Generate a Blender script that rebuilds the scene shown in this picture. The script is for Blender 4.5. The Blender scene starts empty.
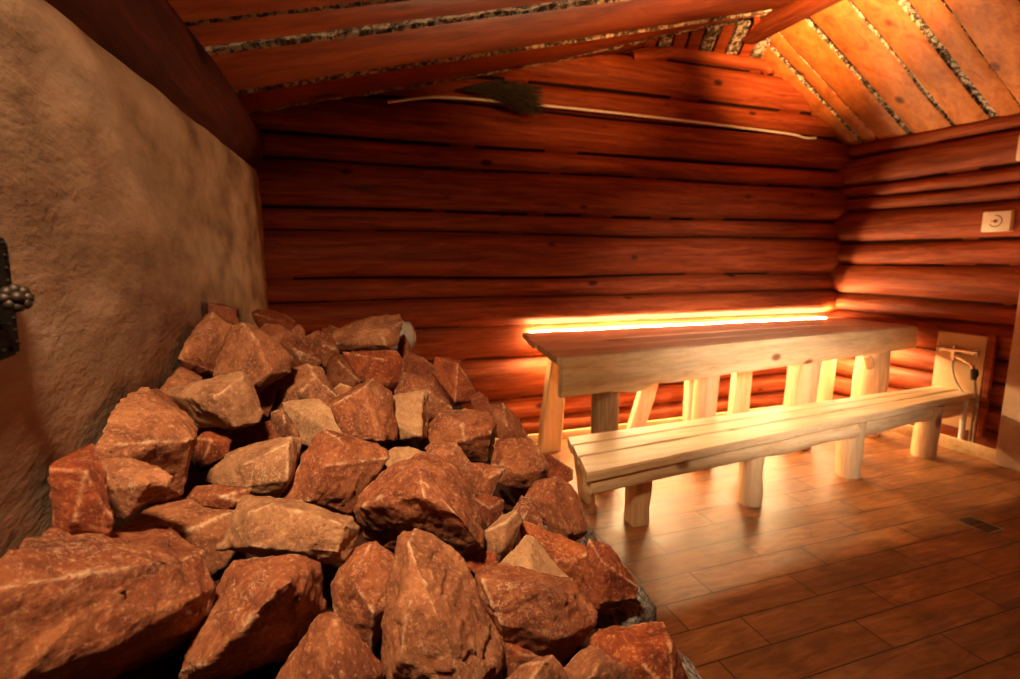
import bpy, bmesh, math, random
import numpy as np
from mathutils import Vector, Matrix, noise as mn

S = bpy.context.scene
COL = S.collection
rad = math.radians

# ------------------------------------------------------------------ camera, world, light, exposure
cam_data = bpy.data.cameras.new('camera')
cam = bpy.data.objects.new('camera', cam_data); COL.objects.link(cam)
cam.location = (0, 0, 1.30)
cam.rotation_euler = (rad(90 - 8.85), 0, rad(-18.8))
cam_data.sensor_width = 36.0
cam_data.lens = 525 * 36 / 1020
cam_data.clip_start = 0.02
cam_data.dof.use_dof = True
cam_data.dof.focus_distance = 0.98
cam_data.dof.aperture_fstop = 4.0
S.camera = cam

world = bpy.data.worlds.new('world'); S.world = world
world.use_nodes = True
bg = world.node_tree.nodes['Background']
bg.inputs[0].default_value = (1.0, 0.62, 0.36, 1)
bg.inputs[1].default_value = 0.02

S.view_settings.view_transform = 'Standard'
S.view_settings.look = 'None'
S.view_settings.gamma = 1.0
S.view_settings.exposure = 0.0
S.view_settings.use_curve_mapping = False


def area(name, loc, target, size, power, color, spread=180, size_y=None):
    d = bpy.data.lights.new(name, 'AREA')
    d.shape = 'RECTANGLE' if size_y else 'DISK'
    d.size = size
    if size_y:
        d.size_y = size_y
    d.energy = power; d.color = color; d.spread = rad(spread)
    o = bpy.data.objects.new(name, d); COL.objects.link(o)
    o.location = loc
    o.rotation_euler = (Vector(target) - Vector(loc)).to_track_quat('-Z', 'Y').to_euler()
    return o


# lamp over the stones, beside the photographer on the plaster-wall side
area('stove_lamp', (-0.20, 0.20, 2.06), (0.18, 1.10, 0.75), 0.16, 15, (1.0, 0.69, 0.41), 105)
# weak fill light added behind the photographer, aimed at the table
area('front_fill_light', (1.5, -1.25, 1.95), (2.6, 2.6, 0.72), 0.6, 10.5, (1.0, 0.84, 0.68), 32)
# lamp that washes the roof boards
area('roof_lamp', (1.85, 0.55, 2.05), (3.15, 2.92, 2.83), 0.2, 19, (1.0, 0.50, 0.16), 29)
area('roof_fill_light', (2.20, 1.0, 2.15), (1.75, 2.75, 2.66), 0.2, 5.5, (1.0, 0.44, 0.12), 48)  # second light, added to brighten the boards on the plaster-wall slope
# glow of the lighting strip under and behind the table
area('table_strip_light', (2.62, 3.325, 0.735), (2.62, 2.55, -0.1), 2.75, 88, (1.0, 0.66, 0.28), 178, 0.03)
area('corner_strip_light', (4.03, 2.98, 0.742), (4.03, 2.98, 0.0), 0.55, 28, (1.0, 0.72, 0.36), 178, 0.03)
area('strip_end_light', (4.03, 3.365, 0.80), (4.10, 3.30, 1.6), 0.07, 1.3, (1.0, 0.66, 0.28), 100)

# ------------------------------------------------------------------ material helpers
def new_mat(name):
    m = bpy.data.materials.new(name); m.use_nodes = True
    nt = m.node_tree
    b = nt.nodes['Principled BSDF']
    return m, nt, b


class N:
    """small wrapper to wire nodes briefly"""
    def __init__(self, nt): self.nt = nt
    def n(self, t, **kw):
        x = self.nt.nodes.new(t)
        for k, v in kw.items(): setattr(x, k, v)
        return x
    def l(self, a, b): self.nt.links.new(a, b)
    def coord(self, scale=(1, 1, 1), kind='Object', rot=(0, 0, 0), loc=(0, 0, 0)):
        c = self.n('ShaderNodeTexCoord'); m = self.n('ShaderNodeMapping')
        m.inputs['Scale'].default_value = scale; m.inputs['Rotation'].default_value = rot; m.inputs['Location'].default_value = loc
        self.l(c.outputs[kind], m.inputs[0]); return m.outputs[0]
    def noise(self, v, scale, detail=5, rough=.6, dist=0):
        x = self.n('ShaderNodeTexNoise'); x.inputs['Scale'].default_value = scale
        x.inputs['Detail'].default_value = detail; x.inputs['Roughness'].default_value = rough
        x.inputs['Distortion'].default_value = dist
        self.l(v, x.inputs['Vector']); return x.outputs['Fac']
    def ramp(self, f, stops, interp='LINEAR'):
        r = self.n('ShaderNodeValToRGB'); cr = r.color_ramp; cr.interpolation = interp
        while len(cr.elements) < len(stops): cr.elements.new(.5)
        for e, (p, c) in zip(cr.elements, stops):
            e.position = p; e.color = (c[0], c[1], c[2], 1) if hasattr(c, '__len__') else (c, c, c, 1)
        self.l(f, r.inputs[0]); return r.outputs[0]
    def mix(self, f, a, b, mode='MIX'):
        x = self.n('ShaderNodeMix', data_type='RGBA', blend_type=mode)
        for s, v in ((x.inputs[0], f), (x.inputs[6], a), (x.inputs[7], b)):
            if isinstance(v, (int, float)): s.default_value = v
            elif isinstance(v, tuple): s.default_value = (v[0], v[1], v[2], 1)
            else: self.l(v, s)
        return x.outputs[2]
    def math(self, op, a, b=0.0):
        x = self.n('ShaderNodeMath', operation=op)
        for s, v in ((x.inputs[0], a), (x.inputs[1], b)):
            if isinstance(v, (int, float)): s.default_value = v
            else: self.l(v, s)
        return x.outputs[0]
    def bump(self, h, strength, dist, b, prev=None):
        x = self.n('ShaderNodeBump'); x.inputs['Strength'].default_value = strength; x.inputs['Distance'].default_value = dist
        self.l(h, x.inputs['Height'])
        if prev is not None: self.l(prev, x.inputs['Normal'])
        self.l(x.outputs[0], b.inputs['Normal']); return x.outputs[0]


def wood(name, light, mid, dark, axis='X', grain=26, knots=0.5, rough=.55, spec=.3, bump=.25, knot_scale=2.2, kcol=None, stretch=.07):
    """wood with grain running along one axis, with dark knots"""
    m, nt, b = new_mat(name); k = N(nt)
    i = 'XYZ'.index(axis)
    s = [1, 1, 1]; s[i] = stretch
    v = k.coord(tuple(s))
    g = k.noise(v, grain, 8, .72, .8)
    g2 = k.noise(v, grain * .22, 4, .6, .6)
    c = k.ramp(g, [(.28, dark), (.5, mid), (.72, light)])
    big = k.ramp(g2, [(.3, .55), (.7, 1.15)])
    c = k.mix(.8, c, big, 'MULTIPLY')
    fine = k.ramp(k.noise(v, grain * 3.2, 4, .7, .4), [(.35, .72), (.6, 1.05)])
    c = k.mix(.55, c, fine, 'MULTIPLY')
    # knots
    s2 = [1, 1, 1]; s2[i] = .55
    vv = k.coord(tuple(s2))
    vo = k.n('ShaderNodeTexVoronoi'); vo.inputs['Scale'].default_value = knot_scale; vo.inputs['Randomness'].default_value = 1
    k.l(vv, vo.inputs['Vector'])
    kn = k.ramp(vo.outputs['Distance'], [(.0, 1), (.085, .85), (.15, 0)])
    sel = k.n('ShaderNodeSeparateColor'); k.l(vo.outputs['Color'], sel.inputs[0])
    on = k.math('LESS_THAN', sel.outputs[0], knots)
    f = k.math('MULTIPLY', kn, on)
    c = k.mix(f, c, kcol or tuple(x * .25 for x in dark))
    k.l(c, b.inputs['Base Color'])
    b.inputs['Roughness'].default_value = rough
    b.inputs['Specular IOR Level'].default_value = spec
    k.bump(g, bump, .004, b)
    return m


def plain(name, col, rough=.5, metal=0.0, var=.25, scale=30, bump=.1, spec=.5):
    m, nt, b = new_mat(name); k = N(nt)
    v = k.coord()
    g = k.noise(v, scale, 4, .6)
    f = k.ramp(g, [(.3, 1 - var), (.7, 1 + var * .5)])
    c = k.mix(1.0, tuple(col), f, 'MULTIPLY')
    k.l(c, b.inputs['Base Color'])
    b.inputs['Roughness'].default_value = rough; b.inputs['Metallic'].default_value = metal
    b.inputs['Specular IOR Level'].default_value = spec
    if bump: k.bump(g, bump, .002, b)
    return m


LOG_X = wood('log_wood_back', (.46, .11, .030), (.29, .052, .012), (.085, .012, .004), 'X', 26, .42, .62, .18, .6, 5.5)
OAKUM = plain('dark_oakum', (.030, .010, .005), .95, 0, .5, 90, .4, .1)
LOG_Y = wood('log_wood_side', (.46, .11, .030), (.29, .052, .012), (.085, .012, .004), 'Y', 26, .42, .62, .18, .6, 5.5)
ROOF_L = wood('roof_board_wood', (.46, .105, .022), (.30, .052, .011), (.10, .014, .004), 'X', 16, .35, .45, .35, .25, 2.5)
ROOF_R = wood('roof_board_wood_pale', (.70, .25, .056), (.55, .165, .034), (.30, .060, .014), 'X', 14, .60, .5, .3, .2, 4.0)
PINE = wood('peeled_pine', (.86, .62, .36), (.80, .54, .28), (.60, .34, .15), 'X', 22, .48, .55, .3, .2, 5.0, (.22, .07, .025))
PINE_Z = wood('peeled_pine_upright', (.84, .60, .34), (.78, .50, .25), (.56, .30, .13), 'Z', 22, .36, .55, .3, .25, 5.0, (.22, .07, .025))
TOPWOOD = wood('table_top_wood', (.74, .54, .34), (.62, .42, .24), (.34, .20, .10), 'X', 30, .25, .38, .45, .2, 2.4)
BARKY = wood('bark_streaked_leg', (.55, .40, .25), (.30, .19, .10), (.10, .055, .03), 'Z', 30, .4, .75, .2, .5, 5)


LOG_DARK = wood('log_wood_dark', (.12, .022, .008), (.065, .012, .005), (.025, .005, .003), 'Y', 26, .36, .8, .05, .5, 2.6)  # same log wood in much darker tones


def bark_material():
    m, nt, b = new_mat('birch_bark'); k = N(nt)
    v = k.coord((1, 1, 1))
    g = k.noise(v, 26, 6, .7, .8)
    c = k.ramp(g, [(.40, (.018, .012, .009)), (.49, (.12, .075, .05)), (.57, (.66, .54, .42)), (.72, (.22, .14, .09))])
    k.l(c, b.inputs['Base Color']); b.inputs['Roughness'].default_value = .9
    k.bump(g, .9, .012, b)
    return m


BARK = bark_material()


def plaster_material():
    m, nt, b = new_mat('trowelled_plaster'); k = N(nt)
    v = k.coord((1, .5, 1))
    g = k.noise(v, 6.0, 7, .58, .0)
    g2 = k.noise(k.coord((1, .40, 1)), 12, 5, .5, .0)
    g3 = k.noise(k.coord((1, .6, 1)), 90, 5, .6)
    c = k.ramp(g, [(.34, (.16, .085, .046)), (.48, (.29, .170, .098)), (.64, (.40, .26, .165))])
    c = k.mix(.7, c, k.ramp(g2, [(.35, .72), (.62, 1.08)]), 'MULTIPLY')
    k.l(c, b.inputs['Base Color']); b.inputs['Roughness'].default_value = .85
    b.inputs['Specular IOR Level'].default_value = .25
    h = k.math('ADD', k.math('MULTIPLY', g2, 1.0), k.math('MULTIPLY', g3, .18))
    p = k.bump(h, .6, .015, b)
    return m


PLASTER = plaster_material()


def floor_material():
    m, nt, b = new_mat('wood_look_floor_tile'); k = N(nt)
    v = k.coord(loc=(-0.16, -1.086 + .1465 * 8, 0))
    br = k.n('ShaderNodeTexBrick')
    br.offset = .37; br.offset_frequency = 2
    br.inputs['Scale'].default_value = 1.0
    br.inputs['Brick Width'].default_value = .60
    br.inputs['Row Height'].default_value = .1465
    br.inputs['Mortar Size'].default_value = .003
    br.inputs['Mortar Smooth'].default_value = .2
    br.inputs['Color1'].default_value = (.78, .78, .78, 1); br.inputs['Color2'].default_value = (1.12, 1.12, 1.12, 1)
    br.inputs['Mortar'].default_value = (.10, .10, .10, 1)
    k.l(v, br.inputs['Vector'])
    w = k.coord((.16, 1, 1))
    g = k.noise(w, 26, 6, .65, 1.5)
    g2 = k.noise(k.coord((.5, 1, 1)), 4.5, 5, .65, .8)
    c = k.ramp(g, [(.28, (.15, .048, .013)), (.52, (.31, .112, .030)), (.75, (.46, .19, .056))])
    c = k.mix(.75, c, k.ramp(g2, [(.34, .35), (.64, 1.15)]), 'MULTIPLY')
    c = k.mix(1.0, c, br.outputs['Color'], 'MULTIPLY')
    k.l(c, b.inputs['Base Color'])
    k.l(k.ramp(g2, [(.3, .38), (.7, .55)]), b.inputs['Roughness'])
    b.inputs['Specular IOR Level'].default_value = .5
    p = k.bump(k.math('SUBTRACT', 1.0, br.outputs['Fac']), .5, .004, b)
    k.bump(g, .12, .002, b, p)
    return m


FLOOR = floor_material()


def rock_material():
    m, nt, b = new_mat('red_quarry_stone'); k = N(nt)
    oi = k.n('ShaderNodeObjectInfo')
    v = k.n('ShaderNodeTexCoord').outputs['Object']
    add = k.n('ShaderNodeVectorMath', operation='ADD'); k.l(v, add.inputs[0])
    sc = k.n('ShaderNodeVectorMath', operation='SCALE'); k.l(oi.outputs['Random'], sc.inputs['Scale']); sc.inputs[0].default_value = (37, 17, 53)
    k.l(sc.outputs[0], add.inputs[1]); v = add.outputs[0]
    g = k.noise(v, 14, 7, .65, .6)
    c = k.ramp(g, [(.30, (.11, .022, .008)), (.48, (.27, .062, .019)), (.68, (.46, .140, .045))])
    tanc = k.ramp(g, [(.30, (.30, .14, .06)), (.5, (.50, .27, .125)), (.68, (.66, .41, .21))])
    c = k.mix(oi.outputs['Alpha'], c, tanc)
    fl = k.noise(v, 150, 5, .72, .3)
    c = k.mix(k.ramp(fl, [(.53, 0), (.66, .62)]), c, (.76, .38, .17))
    c = k.mix(k.ramp(fl, [(.30, .85), (.41, 0)]), c, (.10, .020, .008))
    # pale mineral veins and crust
    vn = k.noise(v, 9, 6, .7, 2.2)
    vein = k.ramp(vn, [(.488, 0), (.50, .65), (.512, 0)])
    msk = k.ramp(k.noise(v, 6, 3, .5), [(.54, 0), (.66, 1)])
    c = k.mix(k.math('MULTIPLY', vein, msk), c, (.80, .55, .34))
    at = k.n('ShaderNodeAttribute', attribute_name='wear')
    wn = k.ramp(k.noise(v, 42, 6, .75), [(.43, 0), (.59, .95)])
    c = k.mix(k.math('MULTIPLY', at.outputs['Fac'], wn), c, (.84, .52, .29))
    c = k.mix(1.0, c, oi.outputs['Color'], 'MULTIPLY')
    k.l(c, b.inputs['Base Color'])
    b.inputs['Roughness'].default_value = .62
    b.inputs['Specular IOR Level'].default_value = .35
    h = k.math('ADD', k.math('MULTIPLY', k.noise(v, 70, 10, .78, .5), 1.0), k.math('MULTIPLY', fl, .35))
    k.bump(h, 1.0, .007, b)
    return m


ROCK = rock_material()


def granite_material():
    m, nt, b = new_mat('grey_granite'); k = N(nt)
    v = k.coord()
    f = k.noise(v, 130, 4, .7)
    c = k.ramp(f, [(.36, (.035, .03, .025)), (.48, (.24, .20, .16)), (.62, (.52, .45, .37))])
    g = k.noise(v, 18, 5, .6)
    c = k.mix(.8, c, k.ramp(g, [(.35, .45), (.65, 1.1)]), 'MULTIPLY')
    k.l(c, b.inputs['Base Color']); b.inputs['Roughness'].default_value = .8
    k.bump(g, .6, .01, b)
    return m


GRANITE = granite_material()
GAP_SHADE = plain('gap_shade_rubble', (.045, .016, .009), .95, 0, .5, 40, .5, .1)  # near-black colour standing in for the shade deep between the stones
IRON = plain('black_iron', (.008, .006, .005), .75, .0, .4, 60, .2, .1)
BRONZE = plain('dark_bronze', (.030, .016, .009), .55, .5, .4, 80, .3)
CHROME = plain('worn_chrome', (.72, .66, .58), .18, 1.0, .1, 40, 0)
STEEL = plain('brushed_steel', (.42, .38, .33), .35, 1.0, .15, 60, 0)
BRASS = plain('brass', (.78, .50, .18), .28, 1.0, .1, 40, 0)
WHITEP = plain('white_plastic', (.80, .76, .70), .45, 0, .04, 20, 0)
CREAM = plain('cream_plate', (.72, .50, .34), .5, 0, .08, 20, 0)
DIALINK = plain('dial_print', (.16, .06, .03), .6, 0, .05, 20, 0)
BLACKRUB = plain('black_rubber', (.02, .016, .014), .6, 0, .1, 20, 0)
TWIG = plain('dry_dark_twigs', (.055, .045, .034), .9, 0, .5, 60, 0)
PANELM = plain('varnished_panel', (.62, .40, .21), .35, 0, .12, 6, 0)
PILLARM = plaster = None


def pillar_material():
    m, nt, b = new_mat('smooth_plaster_column'); k = N(nt)
    g = k.noise(k.coord(), 7, 6, .6)
    c = k.ramp(g, [(.3, (.42, .26, .16)), (.7, (.58, .38, .24))])
    k.l(c, b.inputs['Base Color']); b.inputs['Roughness'].default_value = .8
    k.bump(k.noise(k.coord(), 60, 5, .6), .3, .004, b)
    return m


PILLARM = pillar_material()
mat_led, nt_, b_ = new_mat('led_tape')
b_.inputs['Base Color'].default_value = (.9, .8, .6, 1)
b_.inputs['Emission Color'].default_value = (1.0, .72, .36, 1)
b_.inputs['Emission Strength'].default_value = 300.0
LED = mat_led


# ------------------------------------------------------------------ object helpers
def link(name, bm, mats, parent=None, smooth=True, loc=(0, 0, 0)):
    me = bpy.data.meshes.new(name)
    bmesh.ops.recalc_face_normals(bm, faces=bm.faces[:])
    bm.to_mesh(me); bm.free()
    for m in (mats if isinstance(mats, (list, tuple)) else [mats]): me.materials.append(m)
    if smooth:
        me.polygons.foreach_set('use_smooth', [True] * len(me.polygons))
        me.set_sharp_from_angle(angle=rad(38))
    o = bpy.data.objects.new(name, me); COL.objects.link(o)
    o.location = loc
    if parent: o.parent = parent
    return o


def tag(o, label=None, cat=None, group=None, kind=None):
    if label: o['label'] = label
    if cat: o['category'] = cat
    if group: o['group'] = group
    if kind: o['kind'] = kind
    return o


def thing(name, label, cat, loc=(0, 0, 0), group=None):
    o = bpy.data.objects.new(name, None); COL.objects.link(o)
    o.empty_display_size = .1; o.location = loc
    return tag(o, label, cat, group)


def struct(name, bm, mats, label=None, parent=None, smooth=True):
    o = link(name, bm, mats, parent, smooth)
    o['kind'] = 'structure'
    if label: o['label'] = label
    return o


def add_box(bm, lo, hi, bevel=0.0, mi=0, M=None):
    vs = [bm.verts.new((x, y, z)) for x in (lo[0], hi[0]) for y in (lo[1], hi[1]) for z in (lo[2], hi[2])]
    fs = []
    for f in ((0, 1, 3, 2), (4, 6, 7, 5), (0, 4, 5, 1), (2, 3, 7, 6), (0, 2, 6, 4), (1, 5, 7, 3)):
        fc = bm.faces.new([vs[i] for i in f]); fc.material_index = mi; fs.append(fc)
    bmesh.ops.recalc_face_normals(bm, faces=fs)
    if bevel:
        es = list({e for f in fs for e in f.edges})
        r = bmesh.ops.bevel(bm, geom=es, offset=bevel, segments=2, affect='EDGES', profile=.5)
        for f in r['faces']: f.material_index = mi
        vs = list({v for f in r['faces'] for v in f.verts} | {v for v in vs if v.is_valid})
    if M is not None:
        bmesh.ops.transform(bm, matrix=M, verts=[v for v in vs if v.is_valid])
    return vs


def add_tube(bm, pts, r, seg=12, mi=0, caps=True):
    """tube through points; r a number or one radius per point"""
    pts = [Vector(p) for p in pts]
    rs = r if hasattr(r, '__len__') else [r] * len(pts)
    rings = []
    up = Vector((0, 0, 1))
    prev = None
    for i, p in enumerate(pts):
        t = (pts[min(i + 1, len(pts) - 1)] - pts[max(i - 1, 0)]).normalized()
        if prev is None:
            a = t.cross(up)
            if a.length < .05: a = t.cross(Vector((1, 0, 0)))
            a.normalize()
        else:
            a = (prev - t * prev.dot(t)).normalized()
        prev = a
        bb = t.cross(a)
        rings.append([bm.verts.new(p + (a * math.cos(2 * math.pi * j / seg) + bb * math.sin(2 * math.pi * j / seg)) * rs[i]) for j in range(seg)])
    for i in range(len(rings) - 1):
        for j in range(seg):
            f = bm.faces.new((rings[i][j], rings[i][(j + 1) % seg], rings[i + 1][(j + 1) % seg], rings[i + 1][j])); f.material_index = mi
    if caps:
        bm.faces.new(rings[0][::-1]).material_index = mi
        bm.faces.new(rings[-1]).material_index = mi
    return rings


def smooth_path(pts, n=8):
    pts = [Vector(p) for p in pts]
    out = []
    P = [pts[0]] + pts + [pts[-1]]
    for i in range(1, len(P) - 2):
        for j in range(n):
            t = j / n
            a, b, c, d = P[i - 1], P[i], P[i + 1], P[i + 2]
            out.append(.5 * ((2 * b) + (c - a) * t + (2 * a - 5 * b + 4 * c - d) * t * t + (3 * b - a - 3 * c + d) * t ** 3))
    out.append(pts[-1])
    return out


def nz(x, y, z, sc=1.0):
    return mn.noise(Vector((x, y, z)) * sc)


# ------------------------------------------------------------------ room numbers (metres)
YB, XR, XL = 3.45, 4.16, -.355
RIDGE_X, RIDGE_Z = 2.95, 2.93
def roof_z(x): return 2.10 + .252 * (x + .34) if x <= RIDGE_X else RIDGE_Z - .608 * (x - RIDGE_X)
FRONT = -1.7

# ------------------------------------------------------------------ floor
bm = bmesh.new(); add_box(bm, (-.9, FRONT, -.06), (XR + .2, YB + .2, 0)); struct('floor', bm, FLOOR, 'brown wood-look tiles laid in staggered rows', smooth=False)

# ------------------------------------------------------------------ log walls
def log_wall(seams, u0, u1, nu, put, seed, top=None, bulge=lambda h: .030 + .16 * h, special={}):
    bm = bmesh.new()
    K = 10
    rows = []
    for s in range(len(seams) - 1):
        za, zb = seams[s], seams[s + 1]
        h = zb - za; bl = special.get(s, min(.085, bulge(h)))
        for q in range(K + (1 if s == len(seams) - 2 else 0)):
            f = (q / K) if q else 0.0
            if q == 1: f = .055
            rows.append((s, za + h * f, bl * (1 - abs(2 * f - 1) ** 3.0) - (.012 if q == 0 else 0), f))
    grid = []
    for (s, z, d, f) in rows:
        row = []
        for i in range(nu + 1):
            u = u0 + (u1 - u0) * i / nu
            w = nz(u * .7, s * 3.1 + seed, 0) * .018
            zz = z + w * (1 if 0 < z < 2.3 else .3)
            dd = d + .012 * nz(u * 1.3, z * 5, seed) * (1 if d > .01 else .3) + .004 * nz(u * 6, z * 20, seed)
            if top is not None: zz = min(zz, top(u))
            row.append(bm.verts.new(put(u, dd, max(0, zz))))
        grid.append(row)
    for r in range(len(grid) - 1):
        for i in range(nu):
            a = (grid[r][i], grid[r][i + 1], grid[r + 1][i + 1], grid[r + 1][i])
            if (a[0].co - a[3].co).length + (a[1].co - a[2].co).length > 1e-4:
                fc = bm.faces.new(a)
                if rows[r][3] == 0 and rows[r][0] > 0 or rows[r][3] > .93: fc.material_index = 1 if (rows[r][3] == 0 and nz((u0 + (u1 - u0) * i / nu) * 3, rows[r][1] * 9, seed) > -.25) else 0
    bmesh.ops.remove_doubles(bm, verts=bm.verts[:], dist=1e-5)
    return bm


back_seams = [0, .15, .30, .60, .83, 1.03, 1.165, 1.455, 1.59, 1.87, 2.01, 2.265, 2.44, 2.70, 2.79, 3.0]
o = struct('wall_back', log_wall(back_seams, -.62, XR + .12, 120, lambda u, d, z: (u, YB - d, z), 3, lambda u: roof_z(u) + .01, special={3: .022, 4: .088}), [LOG_X, OAKUM],
           'dark red log wall behind the table')
right_seams = [0, .13, .29, .46, .62, .86, .99, 1.25, 1.425, 1.675, 1.78, 1.88, 2.113, 2.225]
o = struct('wall_right', log_wall(right_seams, FRONT, YB + .05, 110, lambda u, d, z: (XR - .01 + (YB - u) * .04 - d, u, z), 11), [LOG_Y, OAKUM],
           'dark red log wall at the table end, with the wall plates')
bm = bmesh.new(); add_box(bm, (-.9, FRONT - .1, 0), (XR + .2, FRONT, 3.0)); struct('wall_front', bm, LOG_X, smooth=False)

# plaster wall of the stove side
bm = bmesh.new()
NY, NZ = 90, 40
def ptop(y): return 1.612 + .0525 * y
g = []
for i in range(NY + 1):
    y = FRONT + (YB - .05 - FRONT) * i / NY
    row = []
    for j in range(NZ + 1):
        z = ptop(y) * j / NZ
        x = XL + .006 * nz(y * 3, z * 3, 1) + .004 * nz(y * 9, z * 6, 5)
        if j == NZ: x -= .012
        row.append(bm.verts.new((x, y, z)))
    row.append(bm.verts.new((-.9, y, ptop(y))))
    g.append(row)
for i in range(NY):
    for j in range(NZ + 1):
        bm.faces.new((g[i][j], g[i + 1][j], g[i + 1][j + 1], g[i][j + 1]))
for r in (g[0], g[-1]):
    a = bm.verts.new((-.9, r[0].co.y, 0))
    bm.faces.new(r + [a])
struct('wall_left', bm, PLASTER, 'rough trowelled plaster wall beside the heap of stones')

# round log lying on the plaster wall
bm = bmesh.new()
pts = []; rr = []
for i in range(40):
    y = FRONT + (YB - .03 - FRONT) * i / 39
    pts.append((-.485 + .01 * nz(y * 1.5, 0, 2), y, ptop(y) + .148)); rr.append(.168 + .012 * nz(y * 1.1, 4, 0))
add_tube(bm, pts, rr, 28)
struct('trim_1', bm, LOG_DARK, 'thick round log resting along the top of the plaster wall')

# ------------------------------------------------------------------ ceiling boards
def roof_slope(x0, x1, cuts, gaps, seed, edge=None):
    """boards running up the slope; wavy bark edges between them"""
    bm = bmesh.new()
    sgn = (roof_z(x1) - roof_z(x0)) / (x1 - x0)
    nrm = Vector((-sgn, 0, 1)).normalized()
    NXS = 60
    for b in range(len(cuts) - 1):
        lo, hi = cuts[b] + gaps[b] / 2, cuts[b + 1] - gaps[b + 1] / 2
        rows = []
        for i in range(NXS + 1):
            x = x0 + (x1 - x0) * i / NXS
            a = lo + .012 * nz(x * 2.2, b * 7, seed) + .005 * nz(x * 11, b * 7, seed)
            c = hi + .012 * nz(x * 2.2, b * 7 + 3, seed + 2) + .005 * nz(x * 11, b * 7 + 3, seed)
            if edge: c = min(c, edge(x))
            a = min(a, c - .01)
            drop = .010 * nz(b * 5.3, seed, 0)
            base = Vector((x, 0, roof_z(x))) + nrm * drop
            prof = [(a - .016, .030), (a, .004), (a + .012, 0.0), (.5 * (a + c), -.003), (c - .012, 0.0), (c, .004), (c + .016, .030)]
            rows.append([bm.verts.new(base + nrm * d + Vector((0, yy, 0))) for yy, d in prof])
        for i in range(NXS):
            for j in range(6):
                f = bm.faces.new((rows[i][j], rows[i + 1][j], rows[i + 1][j + 1], rows[i][j + 1]))
                f.material_index = 1 if j in (0, 5) else 0
    # bark-covered undersides showing in the gaps
    for b in range(len(cuts)):
        w = gaps[b] / 2 + .03
        rows = []
        for i in range(NXS * 2 + 1):
            x = x0 + (x1 - x0) * i / (NXS * 2)
            row = []
            for j in range(5):
                y = cuts[b] + w * (j / 2 - 1)
                if edge and b == len(cuts) - 1: y = edge(x) + .030 * (j / 2 - 1) + .008
                elif edge: y = min(y, edge(x) + .02)
                d = (.020 if not (edge and b == len(cuts) - 1) else .004) + .014 * nz(x * 14, y * 30, seed) - .010 * max(0, nz(x * 5, y * 9, seed + 9))
                row.append(bm.verts.new(Vector((x, y, roof_z(x))) + nrm * d))
            rows.append(row)
        for i in range(NXS * 2):
            for j in range(4):
                bm.faces.new((rows[i][j], rows[i + 1][j], rows[i + 1][j + 1], rows[i][j + 1])).material_index = 1
    if edge:
        # dark board filling the last gap down to the log wall
        rows = []
        for i in range(NXS + 1):
            x = x0 + (min(x1, 2.45) - x0) * i / NXS
            p = Vector((x, 0, roof_z(x))) + nrm * .030
            rows.append([bm.verts.new(p + Vector((0, edge(x) - .01, 0))), bm.verts.new(p + Vector((0, YB + .06, -.012)))])
        for i in range(NXS):
            bm.faces.new((rows[i][0], rows[i + 1][0], rows[i + 1][1], rows[i][1])).material_index = 0
    # outer boarding above
    q = [Vector((x, y, roof_z(x))) + nrm * .045 for x, y in ((x0, FRONT - .1), (x1, FRONT - .1), (x1, YB + .1), (x0, YB + .1))]
    bm.faces.new([bm.verts.new(v) for v in q]).material_index = 1
    return bm


def lslope_edge(x):
    return float(np.interp(x, [-.4, .45, 1.0, 1.49, 1.98, 2.6, 3.0], [3.365, 3.355, 3.345, 3.32, 3.19, 3.04, 2.98]))


cl = [-1.75, -1.3, -.9, -.45, -.05, .42, .85, 1.25, 1.62, 1.90, 2.18, 2.435, 2.985, 3.47]
gl = [.02, .03, .05, .03, .04, .03, .05, .03, .04, .03, .03, .09, .08, .035]
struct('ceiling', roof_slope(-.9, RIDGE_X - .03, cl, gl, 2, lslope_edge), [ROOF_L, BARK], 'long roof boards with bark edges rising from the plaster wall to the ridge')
cr = [-1.75, -1.3, -.9, -.5, -.1, .3, .7, 1.05, 1.4, 1.68, 1.95, 2.24, 2.40, 2.632, 2.918, 3.16, 3.285, 3.50]
gr = [.02, .03, .05, .03, .04, .03, .05, .03, .04, .03, .03, .012, .05, .022, .045, .008, .03, .03]
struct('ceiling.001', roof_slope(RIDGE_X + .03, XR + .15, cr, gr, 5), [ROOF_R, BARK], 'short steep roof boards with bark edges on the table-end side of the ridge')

bm = bmesh.new(); add_box(bm, (2.835, FRONT, 2.80), (2.945, 3.24, 2.99), .006)
for v in bm.verts: v.co.x += .006 * nz(v.co.y, v.co.z * 3, 3)
struct('trim_2', bm, LOG_Y, 'squared ridge beam under the peak of the roof')

# short bark-edged boards closing the gap between the roof edge and the last log
bm = bmesh.new()
A0, A1 = Vector((1.95, 3.30, 2.705)), Vector((3.10, 3.02, 2.93))
B0, B1 = Vector((2.02, 3.42, 2.735)), Vector((3.30, 3.42, 2.775))
nstrip = 11
for i in range(nstrip):
    f0, f1 = i / nstrip + .008, (i + 1) / nstrip - .012
    mi = 1 if i in (2, 5, 7, 9) else 0
    cs = [A0.lerp(A1, f0), A0.lerp(A1, f1), B0.lerp(B1, f1), B0.lerp(B1, f0)]
    off = Vector((0, .01 + .012 * (i % 2), .015 + .01 * (i % 3)))
    vs = [bm.verts.new(c + Vector((0, 0, .004))) for c in cs] + [bm.verts.new(c + off) for c in cs]
    for f in ((0, 1, 2, 3), (4, 7, 6, 5), (0, 4, 5, 1), (1, 5, 6, 2), (2, 6, 7, 3), (3, 7, 4, 0)):
        bm.faces.new([vs[j] for j in f]).material_index = mi
struct('trim_3', bm, [ROOF_L, BARK], 'row of short bark-edged boards closing the gable under the ridge', smooth=False)

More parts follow.
